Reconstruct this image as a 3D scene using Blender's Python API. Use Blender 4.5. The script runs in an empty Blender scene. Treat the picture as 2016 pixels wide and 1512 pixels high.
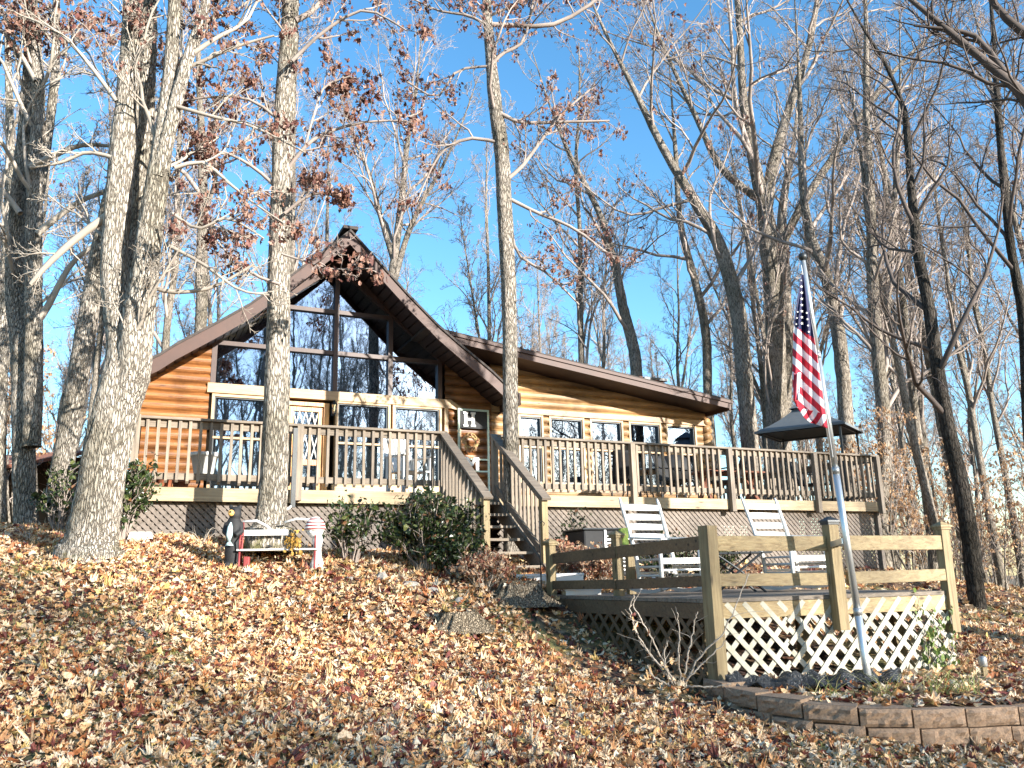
import bpy, math, random
import numpy as np
from mathutils import Vector, Matrix
random.seed(7)
RNG = np.random.default_rng(11)
sc = bpy.context.scene
col = sc.collection
rad = math.radians

# ------------------------------------------------------------ camera
EYE = np.array([0, 0, 1.6]); FPX = 1600.0
PITCH, ROLL = rad(13), rad(-1.25)
fw = np.array([0, math.cos(PITCH), math.sin(PITCH)])
up0 = np.array([0, -math.sin(PITCH), math.cos(PITCH)]); x0 = np.array([1., 0, 0])
XR = x0*math.cos(ROLL) + up0*math.sin(ROLL); UR = -x0*math.sin(ROLL) + up0*math.cos(ROLL)
cam = bpy.data.cameras.new("camera"); camo = bpy.data.objects.new("camera", cam); col.objects.link(camo)
M = Matrix.Identity(4)
for i in range(3):
    M[i][0] = XR[i]; M[i][1] = UR[i]; M[i][2] = -fw[i]; M[i][3] = EYE[i]
camo.matrix_world = M
cam.sensor_width = 36; cam.lens = 36*FPX/2016; cam.clip_end = 3000; cam.clip_start = 0.05
sc.camera = camo

# ------------------------------------------------------------ light
SUN_EL, SUN_DIR = rad(15.5), np.array([0.78, -0.626])       # horizontal direction TO the sun
w = bpy.data.worlds.new("World"); sc.world = w; w.use_nodes = True
nt = w.node_tree; nt.nodes.clear()
sky = nt.nodes.new('ShaderNodeTexSky'); sky.sky_type = 'NISHITA'; sky.sun_disc = False
sky.sun_elevation = SUN_EL; sky.sun_rotation = math.atan2(SUN_DIR[0], SUN_DIR[1])
sky.air_density = 1.0; sky.dust_density = 0.5; sky.ozone_density = 2.2; sky.altitude = 200
bg = nt.nodes.new('ShaderNodeBackground'); bg.inputs[1].default_value = 0.13
ow = nt.nodes.new('ShaderNodeOutputWorld')
hs = nt.nodes.new('ShaderNodeHueSaturation'); hs.inputs['Saturation'].default_value = 1.22; hs.inputs['Hue'].default_value = .494
nt.links.new(sky.outputs[0], hs.inputs['Color']); nt.links.new(hs.outputs[0], bg.inputs[0]); nt.links.new(bg.outputs[0], ow.inputs[0])
sl = bpy.data.lights.new("sun", 'SUN'); sl.energy = 5.0; sl.angle = rad(0.5); sl.color = (1, 0.95, 0.87)
so = bpy.data.objects.new("sun", sl); col.objects.link(so)
sd = Vector((SUN_DIR[0]*math.cos(SUN_EL), SUN_DIR[1]*math.cos(SUN_EL), math.sin(SUN_EL)))
so.rotation_euler = sd.to_track_quat('Z', 'Y').to_euler(); so.location = (20, -20, 20)
sc.view_settings.view_transform = 'Standard'; sc.view_settings.look = 'None'
sc.view_settings.exposure = 1.6; sc.view_settings.gamma = 1
sc.cycles.max_bounces = 6; sc.cycles.transparent_max_bounces = 8

# ------------------------------------------------------------ helpers
def P(px, py, Y):
    """Point at distance Y ahead of the camera that the photograph shows at px, py."""
    d = fw + XR*(px-1008)/FPX + UR*(756-py)/FPX
    return EYE + d*Y/d[1]
YAW = rad(25)
D0 = np.array([-4.94, 10.5, 2.78])
Uv = np.array([math.cos(YAW), math.sin(YAW), 0]); Nv = np.array([-math.sin(YAW), math.cos(YAW), 0])
def H(u, n, z=0): return D0 + Uv*u + Nv*n + np.array([0, 0, z])      # house frame -> world

class MB:
    def __init__(s): s.v = []; s.f = []; s.m = []
    def add(s, vs, fs, m=0):
        b = len(s.v); s.v += [tuple(map(float, v)) for v in vs]
        s.f += [tuple(b+i for i in f) for f in fs]; s.m += [m]*len(fs); return s
    def box(s, x0, x1, y0, y1, z0, z1, m=0):
        v = [(x, y, z) for x in (x0, x1) for y in (y0, y1) for z in (z0, z1)]
        return s.add(v, [(0,1,3,2),(4,6,7,5),(0,4,5,1),(2,3,7,6),(0,2,6,4),(1,5,7,3)], m)
    def beam(s, p, q, w, h, side=None, m=0):
        """box from p to q: w across (along side), h in the third direction"""
        p = Vector(p); q = Vector(q); d = (q-p).normalized()
        a = Vector(side) if side is not None else (Vector((0,0,1)).cross(d) if abs(d.z) < .98 else Vector((1,0,0)))
        a = (a - d*a.dot(d)).normalized(); b = d.cross(a)
        v = [e + a*(w/2*i) + b*(h/2*j) for e in (p, q) for i, j in ((-1,-1),(1,-1),(1,1),(-1,1))]
        return s.add(v, [(3,2,1,0),(4,5,6,7),(0,1,5,4),(1,2,6,5),(2,3,7,6),(3,0,4,7)], m)
    def tube(s, pts, rs, k=8, cap=True, m=0):
        pts = [Vector(p) for p in pts]
        if not hasattr(rs, '__len__'): rs = [rs]*len(pts)
        n = len(pts); T = [(pts[min(i+1, n-1)]-pts[max(i-1, 0)]).normalized() for i in range(n)]
        ref = Vector((1, 0, 0)) if abs(T[0].x) < .8 else Vector((0, 1, 0))
        vs = []
        for i in range(n):
            a = (ref - T[i]*ref.dot(T[i])).normalized(); ref = a; b = T[i].cross(a)
            for j in range(k):
                t = 2*math.pi*j/k; vs.append(pts[i] + (a*math.cos(t)+b*math.sin(t))*rs[i])
        fs = [(i*k+j, i*k+(j+1) % k, (i+1)*k+(j+1) % k, (i+1)*k+j) for i in range(n-1) for j in range(k)]
        if cap: fs += [tuple(range(k))[::-1], tuple((n-1)*k+j for j in range(k))]
        return s.add(vs, fs, m)
    def lathe(s, prof, c=(0,0,0), k=20, m=0):
        c = Vector(c); vs = [c+Vector((r*math.cos(2*math.pi*j/k), r*math.sin(2*math.pi*j/k), z)) for r, z in prof for j in range(k)]
        fs = [(i*k+j, i*k+(j+1) % k, (i+1)*k+(j+1) % k, (i+1)*k+j) for i in range(len(prof)-1) for j in range(k)]
        fs += [tuple(range(k))[::-1], tuple((len(prof)-1)*k+j for j in range(k))]
        return s.add(vs, fs, m)
    def ball(s, c, r, k=12, m=0):
        if not hasattr(r, '__len__'): r = (r, r, r)
        vs = []; fs = []
        for i in range(k+1):
            th = math.pi*i/k
            for j in range(2*k):
                ph = math.pi*j/k
                vs.append((c[0]+r[0]*math.sin(th)*math.cos(ph), c[1]+r[1]*math.sin(th)*math.sin(ph), c[2]+r[2]*math.cos(th)))
        n = 2*k
        fs = [(i*n+j, (i+1)*n+j, (i+1)*n+(j+1) % n, i*n+(j+1) % n) for i in range(k) for j in range(n)]
        return s.add(vs, fs, m)
    def prism(s, poly, d, m=0):
        """poly: 3D points of one face; d: thickness vector"""
        n = len(poly); a = [Vector(p) for p in poly]; b = [p+Vector(d) for p in a]
        return s.add(a+b, [tuple(range(n))[::-1], tuple(range(n, 2*n))] + [(i, (i+1) % n, n+(i+1) % n, n+i) for i in range(n)], m)
    def build(s, name, mat, parent=None, smooth=False, loc=None, bevel=0):
        me = bpy.data.meshes.new(name); me.from_pydata(s.v, [], s.f)
        mats = mat if isinstance(mat, (list, tuple)) else [mat]
        for x in mats: me.materials.append(x)
        if len(mats) > 1: me.polygons.foreach_set('material_index', s.m)
        if smooth: me.polygons.foreach_set('use_smooth', [True]*len(me.polygons))
        me.update()
        o = bpy.data.objects.new(name, me); col.objects.link(o)
        if parent is not None: o.parent = parent
        if loc is not None: o.location = loc
        if bevel:
            b = o.modifiers.new('bevel', 'BEVEL'); b.width = bevel; b.segments = 2; b.limit_method = 'ANGLE'
        return o
def empty(name, loc, rz=0):
    o = bpy.data.objects.new(name, None); col.objects.link(o); o.location = tuple(map(float, loc)); o.rotation_euler = (0, 0, rz)
    o.empty_display_size = .1; return o
def tag(o, label=None, cat=None, group=None, kind=None):
    if label: o['label'] = label
    if cat: o['category'] = cat
    if group: o['group'] = group
    if kind: o['kind'] = kind
    return o
def children(o): return [c for c in bpy.data.objects if c.parent == o]
def copy_tree(o, parent=None):
    c = o.copy(); col.objects.link(c); c.parent = parent
    for ch in children(o): copy_tree(ch, c)
    return c
def np_mesh(name, V, F, mats, parent=None, smooth=True, mi=None, loc=None):
    """V (n,3), F (m,k) with k = 3 or 4"""
    me = bpy.data.meshes.new(name); V = np.asarray(V, np.float32); F = np.asarray(F, np.int32)
    me.vertices.add(len(V)); me.vertices.foreach_set('co', V.ravel())
    k = F.shape[1]; me.loops.add(F.size); me.loops.foreach_set('vertex_index', F.ravel())
    me.polygons.add(len(F)); me.polygons.foreach_set('loop_start', np.arange(len(F), dtype=np.int32)*k)
    me.polygons.foreach_set('loop_total', np.full(len(F), k, np.int32))
    me.polygons.foreach_set('use_smooth', np.full(len(F), smooth))
    for m in (mats if isinstance(mats, (list, tuple)) else [mats]): me.materials.append(m)
    if mi is not None: me.polygons.foreach_set('material_index', mi)
    me.update(calc_edges=True)
    o = bpy.data.objects.new(name, me); col.objects.link(o)
    if parent is not None: o.parent = parent
    if loc is not None: o.location = tuple(map(float, loc))
    return o

# ------------------------------------------------------------ materials
def newmat(name):
    m = bpy.data.materials.new(name); m.use_nodes = True; return m, m.node_tree, m.node_tree.nodes['Principled BSDF']
def N(t, typ, **kw):
    n = t.nodes.new(typ)
    for k, v in kw.items():
        if k.startswith('i_'): n.inputs[k[2:].replace('_', ' ')].default_value = v
        else: setattr(n, k, v)
    return n
def ramp(t, stops, src, interp='LINEAR'):
    r = t.nodes.new('ShaderNodeValToRGB'); r.color_ramp.interpolation = interp
    e = r.color_ramp.elements
    while len(e) < len(stops): e.new(0.5)
    for i, (p, c) in enumerate(stops): e[i].position = p; e[i].color = (*c, 1)
    t.links.new(src, r.inputs[0]); return r
def mixc(t, a, b, fac, mode='MIX'):
    n = t.nodes.new('ShaderNodeMix'); n.data_type = 'RGBA'; n.blend_type = mode
    for sock, v in ((n.inputs[0], fac), (n.inputs[6], a), (n.inputs[7], b)):
        if hasattr(v, 'is_linked'): t.links.new(v, sock)
        elif isinstance(v, (int, float)): sock.default_value = v
        else: sock.default_value = (*v, 1)
    return n.outputs[2]
def coords(t, scale=(1,1,1), kind='Object'):
    tc = t.nodes.new('ShaderNodeTexCoord'); mp = t.nodes.new('ShaderNodeMapping')
    mp.inputs['Scale'].default_value = scale; t.links.new(tc.outputs[kind], mp.inputs[0]); return mp.outputs[0]
def noise(t, vec, scale, detail=4, rough=.6, dist=0):
    n = N(t, 'ShaderNodeTexNoise'); n.inputs['Scale'].default_value = scale; n.inputs['Detail'].default_value = detail
    n.inputs['Roughness'].default_value = rough; n.inputs['Distortion'].default_value = dist
    t.links.new(vec, n.inputs['Vector']); return n.outputs['Fac']
def bump(t, b, h, strength=.5, dist=.02):
    n = t.nodes.new('ShaderNodeBump'); n.inputs['Strength'].default_value = strength; n.inputs['Distance'].default_value = dist
    t.links.new(h, n.inputs['Height']); t.links.new(n.outputs[0], b.inputs['Normal'])

def plain(name, c, rough=.6, metal=0, var=.25, scale=8, bmp=.15):
    m, t, b = newmat(name); v = coords(t)
    f = noise(t, v, scale, 6)
    r = ramp(t, [(.3, tuple(x*(1-var) for x in c)), (.7, tuple(min(1, x*(1+var*.6)) for x in c))], f)
    t.links.new(r.outputs[0], b.inputs['Base Color']); b.inputs['Roughness'].default_value = rough
    b.inputs['Metallic'].default_value = metal
    if bmp: bump(t, b, noise(t, v, scale*6, 4), bmp, .005)
    return m
def wood(name, light, dark, grain=(.6, 14, 14), knots=True, rough=.65, stain=.35, kc=None):
    """grain runs along the axis with the small scale"""
    m, t, b = newmat(name); v = coords(t, grain)
    f = noise(t, v, 3.2, 8, .65, .4)
    mid = tuple((a+d)/2 for a, d in zip(light, dark))
    c = ramp(t, [(.28, dark), (.46, mid), (.68, light)], f).outputs[0]
    v2 = coords(t, (1,1,1)); f2 = noise(t, v2, 1.3, 5)
    st = ramp(t, [(.38, (1-stain,)*3), (.6, (1, 1, 1))], f2)
    c = mixc(t, c, st.outputs[0], 1.0, 'MULTIPLY')
    if knots:
        vk = coords(t, tuple(.9 if g < 5 else 3.4 for g in grain))
        vo = N(t, 'ShaderNodeTexVoronoi'); vo.inputs['Scale'].default_value = 2.3; t.links.new(vk, vo.inputs['Vector'])
        kf = ramp(t, [(.05, (1,1,1)), (.15, (0,0,0))], vo.outputs['Distance'])
        c = mixc(t, c, kc or tuple(d*.35 for d in dark), kf.outputs[0])
    oi = t.nodes.new('ShaderNodeObjectInfo')
    c = mixc(t, c, ramp(t, [(0, (.72,.72,.74)), (1, (1.0,.98,.95))], oi.outputs['Random']).outputs[0], 1.0, 'MULTIPLY')
    t.links.new(c, b.inputs['Base Color']); b.inputs['Roughness'].default_value = rough
    bump(t, b, f, .45, .012); return m
def bark(name, light, dark, sc_=1.0, strength=1.0, moss=False):
    m, t, b = newmat(name); v = coords(t, (9*sc_, 9*sc_, 1.7*sc_))
    vo = N(t, 'ShaderNodeTexVoronoi'); vo.feature = 'DISTANCE_TO_EDGE'; vo.inputs['Scale'].default_value = 2.2
    nz = N(t, 'ShaderNodeTexNoise'); nz.inputs['Scale'].default_value = 2.5; nz.inputs['Detail'].default_value = 6
    t.links.new(v, nz.inputs['Vector'])
    mv = N(t, 'ShaderNodeVectorMath', operation='MULTIPLY_ADD'); mv.inputs[1].default_value = (.6,.6,.6)
    t.links.new(nz.outputs['Color'], mv.inputs[0]); t.links.new(v, mv.inputs[2]); t.links.new(mv.outputs[0], vo.inputs['Vector'])
    f = noise(t, v, 5, 8, .7)
    c1 = ramp(t, [(.3, tuple(.62*x for x in light)), (.62, light)], f).outputs[0]
    cr = ramp(t, [(.0, (1,1,1)), (.13, (0,0,0))], vo.outputs['Distance'])
    c = mixc(t, c1, dark, cr.outputs[0])
    v3 = coords(t, (1,1,.6)); big = noise(t, v3, 1.6, 6, .6)
    pt = ramp(t, [(.40, (.62,.62,.58)), (.55, (1,1,1))], big)
    c = mixc(t, c, pt.outputs[0], 1.0, 'MULTIPLY')
    if moss:      # moss on the foot of the trunk
        sz = t.nodes.new('ShaderNodeSeparateXYZ'); t.links.new(coords(t), sz.inputs[0])
        ma = N(t, 'ShaderNodeMath', operation='MULTIPLY_ADD'); ma.inputs[1].default_value = 1.6; t.links.new(noise(t, coords(t), 5, 6, .7), ma.inputs[0]); t.links.new(sz.outputs[2], ma.inputs[2])
        mr = ramp(t, [(.72, (.8,.8,.8)), (1.0, (0,0,0))], ma.outputs[0]); c = mixc(t, c, (.20,.19,.06), mr.outputs[0])
    t.links.new(c, b.inputs['Base Color']); b.inputs['Roughness'].default_value = .9
    b.inputs['Specular IOR Level'].default_value = .15
    h = N(t, 'ShaderNodeMath', operation='MULTIPLY_ADD'); h.inputs[1].default_value = .35
    hr = ramp(t, [(0, (0,0,0)), (.22, (1,1,1))], vo.outputs['Distance'])
    t.links.new(f, h.inputs[0]); t.links.new(hr.outputs[0], h.inputs[2])
    bump(t, b, h.outputs[0], strength, .03); return m
def leafy(name, stops, transl=.25, rough=.55):
    m, t, b = newmat(name)
    g = t.nodes.new('ShaderNodeNewGeometry')
    r = ramp(t, stops, g.outputs['Random Per Island'], 'CONSTANT')
    v = coords(t); f = noise(t, v, 60, 3)
    c = mixc(t, r.outputs[0], ramp(t, [(.3, (.55,.5,.45)), (.6, (1,1,1))], f).outputs[0], 1.0, 'MULTIPLY')
    t.links.new(c, b.inputs['Base Color']); b.inputs['Roughness'].default_value = rough
    b.inputs['Specular IOR Level'].default_value = .35
    tr = t.nodes.new('ShaderNodeBsdfTranslucent'); t.links.new(c, tr.inputs[0])
    mx = t.nodes.new('ShaderNodeMixShader'); mx.inputs[0].default_value = transl
    t.links.new(b.outputs[0], mx.inputs[1]); t.links.new(tr.outputs[0], mx.inputs[2])
    t.links.new(mx.outputs[0], t.nodes['Material Output'].inputs[0]); return m

M_ = {}
M_['bark_pale'] = bark('pale_oak_bark', (.58,.515,.43), (.11,.09,.07), 1.7, 1.0, True)
M_['bark_grey'] = bark('grey_bark', (.50,.44,.37), (.085,.07,.055), 2.0)
M_['bark_mid'] = bark('woodland_bark', (.38,.33,.275), (.085,.07,.055), 1.5, .8)
M_['bark_dark'] = bark('dark_bark', (.10,.085,.07), (.02,.018,.015), 1.3)
M_['twig'] = plain('twig_bark', (.31,.255,.22), .9, var=.5, scale=1.5, bmp=0)
M_['twig_pale'] = plain('pale_twig_bark', (.36,.31,.255), .9, var=.5, scale=1.2, bmp=0)
M_['twig_dark'] = plain('dark_twig_bark', (.09,.07,.06), .9, var=.4, scale=2, bmp=0)
LIT = [(0, (.80,.60,.40)), (.20, (.62,.34,.15)), (.34, (.76,.52,.28)), (.50, (.40,.15,.06)), (.60, (.14,.04,.03)),
       (.68, (.74,.64,.48)), (.78, (.48,.27,.14)), (.88, (.20,.06,.045)), (.95, (.66,.47,.18))]
M_['litter'] = leafy('fallen_leaf', LIT, .12)
M_['oakleaf'] = leafy('dead_oak_leaf', [(0, (.24,.12,.085)), (.3, (.33,.18,.13)), (.55, (.14,.06,.05)), (.75, (.42,.27,.21)), (.9, (.20,.075,.06))], .25)
M_['beech'] = leafy('pale_beech_leaf', [(0, (.55,.34,.18)), (.4, (.62,.42,.25)), (.7, (.42,.22,.11)), (.9, (.62,.45,.30))], .3)
M_['rhodo'] = leafy('evergreen_leaf', [(0, (.03,.05,.016)), (.3, (.055,.08,.026)), (.55, (.02,.034,.014)), (.8, (.13,.15,.055)), (.93, (.18,.09,.045))], .12, .3)
M_['dryleaf'] = leafy('dried_shrub_leaf', [(0, (.50,.32,.20)), (.35, (.35,.15,.09)), (.6, (.58,.42,.27)), (.85, (.22,.09,.06))], .25)
M_['vine'] = leafy('vine_leaf', [(0, (.16,.24,.06)), (.5, (.28,.34,.10)), (.8, (.08,.12,.04))], .25, .4)
M_['grassm'] = leafy('grass_blade', [(0, (.34,.34,.12)), (.4, (.45,.42,.2)), (.7, (.22,.27,.08))], .2)
M_['log'] = wood('stained_log', (.44,.185,.052), (.13,.038,.010), (.55, 9, 9), True, .45, .6, (.05,.015,.006))
M_['logpale'] = wood('honey_log', (.55,.345,.155), (.30,.145,.055), (.55, 9, 9), True, .5, .5, (.10,.035,.012))
M_['trim'] = wood('pale_trim', (.58,.41,.22), (.38,.22,.10), (.6, 12, 12), False, .5, .15)
M_['orange'] = wood('orange_door_wood', (.72,.36,.10), (.45,.18,.05), (12, 12, .7), False, .4, .2)
M_['deck'] = wood('weathered_deck_wood', (.31,.255,.195), (.13,.10,.07), (.7, 13, 13), True, .75, .3)
M_['deckz'] = wood('weathered_upright_wood', (.34,.28,.215), (.15,.115,.08), (14, 14, .8), False, .75, .25)
M_['fascia'] = wood('deck_edge_board', (.47,.37,.23), (.24,.17,.10), (.5, 11, 11), True, .7, .3)
M_['latt'] = wood('faded_lattice', (.24,.20,.17), (.11,.09,.07), (5, 5, 5), False, .8, .25)
M_['treated'] = wood('treated_post', (.40,.31,.16), (.18,.12,.05), (12, 12, .7), True, .7, .3)
M_['treatedr'] = wood('treated_rail', (.44,.34,.175), (.20,.13,.055), (.7, 12, 12), True, .7, .3)
M_['shadewood'] = wood('brown_shaded_wood', (.22,.145,.075), (.10,.06,.03), (3, 12, 12), True, .75, .3)  # patio's left run: browner wood, its shade put into the colour
M_['wlatt'] = wood('white_lattice', (.62,.59,.49), (.40,.37,.27), (4, 4, 4), False, .7, .3)
M_['brown'] = plain('brown_fascia', (.055,.022,.013), .6, var=.2, scale=3)
M_['darkbrown'] = plain('dark_brown_trim', (.045,.02,.014), .5, var=.25, scale=4)
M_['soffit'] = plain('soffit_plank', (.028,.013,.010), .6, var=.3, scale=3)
M_['shingle'] = plain('shingle', (.055,.045,.04), .9, var=.4, scale=20, bmp=.5)
M_['white'] = plain('white_paint', (.62,.61,.58), .5, var=.08, scale=3)
M_['black'] = plain('black_paint', (.012,.012,.013), .75, var=.3)
M_['grey'] = plain('grey_metal', (.35,.36,.36), .4, .6, var=.15)
M_['dgrey'] = plain('charcoal_metal', (.03,.034,.036), .45, .3, var=.2)
M_['galv'] = plain('galvanised_pole', (.60,.62,.62), .35, .75, var=.12, scale=5)
M_['red'] = plain('red_paint', (.22,.03,.03), .6, var=.3)
M_['mint'] = plain('faded_mint_paint', (.45,.55,.45), .6, var=.2)
M_['terra'] = plain('terracotta', (.34,.11,.05), .8, var=.25)
M_['curtain'] = plain('window_shade', (.30,.29,.26), .9, var=.2, scale=2)
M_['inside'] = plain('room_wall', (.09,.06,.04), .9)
M_['canvas'] = plain('grey_canvas', (.12,.135,.145), .85, var=.12, scale=3)
M_['block'] = plain('split_face_block', (.32,.215,.14), .95, var=.45, scale=60, bmp=1.0)
M_['rock'] = plain('pale_rock', (.33,.30,.26), .9, var=.35, scale=6, bmp=.8)
M_['tan'] = plain('tan_paint', (.62,.36,.10), .6)
M_['teal'] = plain('teal_and_white_paint', (.45,.62,.62), .5, var=.4, scale=9)
M_['yellow'] = plain('yellow_bloom', (.36,.21,.04), .8, var=.3, scale=20)
M_['straw'] = plain('dry_vine', (.48,.34,.15), .9, var=.4, scale=20)
M_['green'] = plain('green_webbing', (.20,.27,.06), .9, var=.3, scale=30)
M_['redroof'] = plain('rust_red_roof', (.25,.10,.06), .9, var=.4, scale=5)
def glass():
    m, t, b = newmat('window_glass'); t.nodes.remove(b)
    g = t.nodes.new('ShaderNodeBsdfGlossy'); g.inputs['Roughness'].default_value = .01; g.inputs[0].default_value = (.66,.80,1,1)
    tr = t.nodes.new('ShaderNodeBsdfTransparent'); tr.inputs[0].default_value = (.55,.58,.58,1)
    v = coords(t); f = noise(t, v, 1.6, 2)
    bm = t.nodes.new('ShaderNodeBump'); bm.inputs['Strength'].default_value = .035; bm.inputs['Distance'].default_value = .02
    t.links.new(f, bm.inputs['Height']); t.links.new(bm.outputs[0], g.inputs['Normal'])
    mx = t.nodes.new('ShaderNodeMixShader'); mx.inputs[0].default_value = .40
    t.links.new(tr.outputs[0], mx.inputs[1]); t.links.new(g.outputs[0], mx.inputs[2])
    t.links.new(mx.outputs[0], t.nodes['Material Output'].inputs[0]); return m
M_['glass'] = glass()
def plastic():
    m, t, b = newmat('black_plastic_sheet'); b.inputs['Base Color'].default_value = (.03,.032,.035,1)
    b.inputs['Roughness'].default_value = .2; bump(t, b, noise(t, coords(t), 13, 6), 1.0, .08); return m
M_['plastic'] = plastic()
#MORE
# ------------------------------------------------------------ ground
def hl(u, n, z): p = H(u, n, z); return (p[0], p[1], p[2])
CTRL = [tuple(P(*q)) for q in ((170,1095,9.3),(535,1095,9.9),(0,1040,12),(550,1115,9.6),(905,1240,8.5),(1020,1190,9),(985,1140,10),
        (0,1512,4.6),(1008,1512,5),(2016,1490,6.3),(1750,1462,6.6),(1440,1405,7.1),(1925,1195,15),(1990,1230,13),(430,1105,9.6))]
CTRL += [hl(0,.1,-.66), hl(5.87,.1,-1.0), hl(13.2,0,-1.3), hl(3,.1,-.85), hl(9.5,0,-1.15)]
CTRL += [(0,0,0), (-6,0,.7), (6,0,-.3), (0,-8,-1.0), (-10,5,1.3), (11,7,.3), (-11,12,2.5), (-6,19,2.3), (3,22,1.9), (12,20,.9), (-13,22,2.0), (14,14,.4), (-5,-8,-.4),(8,-8,-1.3), (1.25,7.5,.52), (.95,8.2,.66), (.5,8.9,.90), (3.1,7.75,.46), (4.4,8.9,.5), (5.5,10.5,.7), (-14,0,1.6), (14,0,-.6)]
CTRL = np.array(CTRL)
def _tps(r): r = np.maximum(r, 1e-6); return r*r*np.log(r)
_n = len(CTRL); _K = _tps(np.hypot(CTRL[:,None,0]-CTRL[None,:,0], CTRL[:,None,1]-CTRL[None,:,1])) + np.eye(_n)*.35
_Pm = np.c_[np.ones(_n), CTRL[:,:2]]
_A = np.block([[_K, _Pm], [_Pm.T, np.zeros((3,3))]]); _S = np.linalg.solve(_A, np.r_[CTRL[:,2], 0, 0, 0])
def gz(x, y):
    x = np.asarray(x, float); y = np.asarray(y, float); sh = x.shape; x = x.ravel(); y = y.ravel(); out = np.zeros(len(x))
    for i in range(0, len(x), 20000):
        a, b = x[i:i+20000], y[i:i+20000]
        cx, cy = np.clip(a, -15, 15), np.clip(b, -9, 23)
        z = _tps(np.hypot(cx[:,None]-CTRL[None,:,0], cy[:,None]-CTRL[None,:,1])) @ _S[:_n] + _S[_n] + _S[_n+1]*cx + _S[_n+2]*cy
        z += .035*np.sin(a*1.7+.5*b)*np.cos(b*1.3-.4*a) + .02*np.sin(a*4.1+1)*np.sin(b*3.7)
        d = np.hypot(a-cx, b-cy); z = z - 3.5*(1-np.exp(-d/30)) - .012*d
        out[i:i+20000] = z
    return out.reshape(sh)
def G(x, y): return float(gz(np.array([x]), np.array([y]))[0])
xs = np.unique(np.r_[np.arange(-10,10.01,.12), np.arange(-16,16,.6), np.arange(-60,60,4), np.arange(-900,901,60)])
ys = np.unique(np.r_[np.arange(2.5,16.5,.12), np.arange(-10,26,.6), np.arange(-60,90,4), np.arange(-900,1201,60)])
XX, YY = np.meshgrid(xs, ys); ZZ = gz(XX, YY)
ZZ += np.where((np.abs(XX) < 16) & (YY > 0) & (YY < 24), RNG.normal(0, .008, XX.shape), 0)
nx, ny = len(xs), len(ys); ii = np.arange(nx*ny).reshape(ny, nx)
Fq = np.stack([ii[:-1,:-1], ii[:-1,1:], ii[1:,1:], ii[1:,:-1]], -1).reshape(-1, 4)
def ground_mat():
    m, t, b = newmat('leafy_soil'); v = coords(t)
    vo = N(t, 'ShaderNodeTexVoronoi'); vo.inputs['Scale'].default_value = 11
    nz = N(t, 'ShaderNodeTexNoise'); nz.inputs['Scale'].default_value = 9; t.links.new(v, nz.inputs['Vector'])
    mv = N(t, 'ShaderNodeVectorMath', operation='MULTIPLY_ADD'); mv.inputs[1].default_value = (.16,.16,.16)
    t.links.new(nz.outputs['Color'], mv.inputs[0]); t.links.new(v, mv.inputs[2]); t.links.new(mv.outputs[0], vo.inputs['Vector'])
    sp = N(t, 'ShaderNodeSeparateColor'); t.links.new(vo.outputs['Color'], sp.inputs[0])
    c = ramp(t, [(0, (.30,.18,.09)), (.2, (.10,.04,.02)), (.35, (.38,.24,.13)), (.5, (.05,.02,.012)), (.65, (.22,.09,.04)), (.8, (.03,.015,.01)), (.9, (.40,.30,.19))], sp.outputs[0], 'CONSTANT').outputs[0]
    ed = ramp(t, [(.0, (1,1,1)), (.6, (.35,.3,.28))], vo.outputs['Distance']); c = mixc(t, c, ed.outputs[0], 1.0, 'MULTIPLY')
    g = ramp(t, [(.50, (0,0,0)), (.66, (.55,.55,.55))], noise(t, v, .55, 6, .6)); c = mixc(t, c, (.23,.24,.07), g.outputs[0])
    t.links.new(c, b.inputs['Base Color']); b.inputs['Roughness'].default_value = .95
    bump(t, b, vo.outputs['Distance'], .8, .03); return m
ground = np_mesh('ground', np.c_[XX.ravel(), YY.ravel(), ZZ.ravel()], Fq, ground_mat()); tag(ground, kind='structure')

def in_house(x, y, m=.05):
    rx, ry = x-D0[0], y-D0[1]; u = rx*Uv[0]+ry*Uv[1]; n = rx*Nv[0]+ry*Nv[1]
    return (u > -.1-m) & (u < 13.4+m) & (n > -m) & (n < 10)
PC, PR = np.array([1.74, 7.7]), np.array([4.33, 8.5])          # patio corners (front)
PL = np.array([.41, 10.0]); PB = PR + (PL-PC)
def in_patio(x, y):
    d = np.array([PR-PC, PL-PC]).T; q = np.linalg.solve(d, np.stack([np.ravel(x)-PC[0], np.ravel(y)-PC[1]]))
    return ((q[0] > -.02) & (q[0] < 1.02) & (q[1] > -.02) & (q[1] < 1.02)).reshape(np.shape(x))

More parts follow.
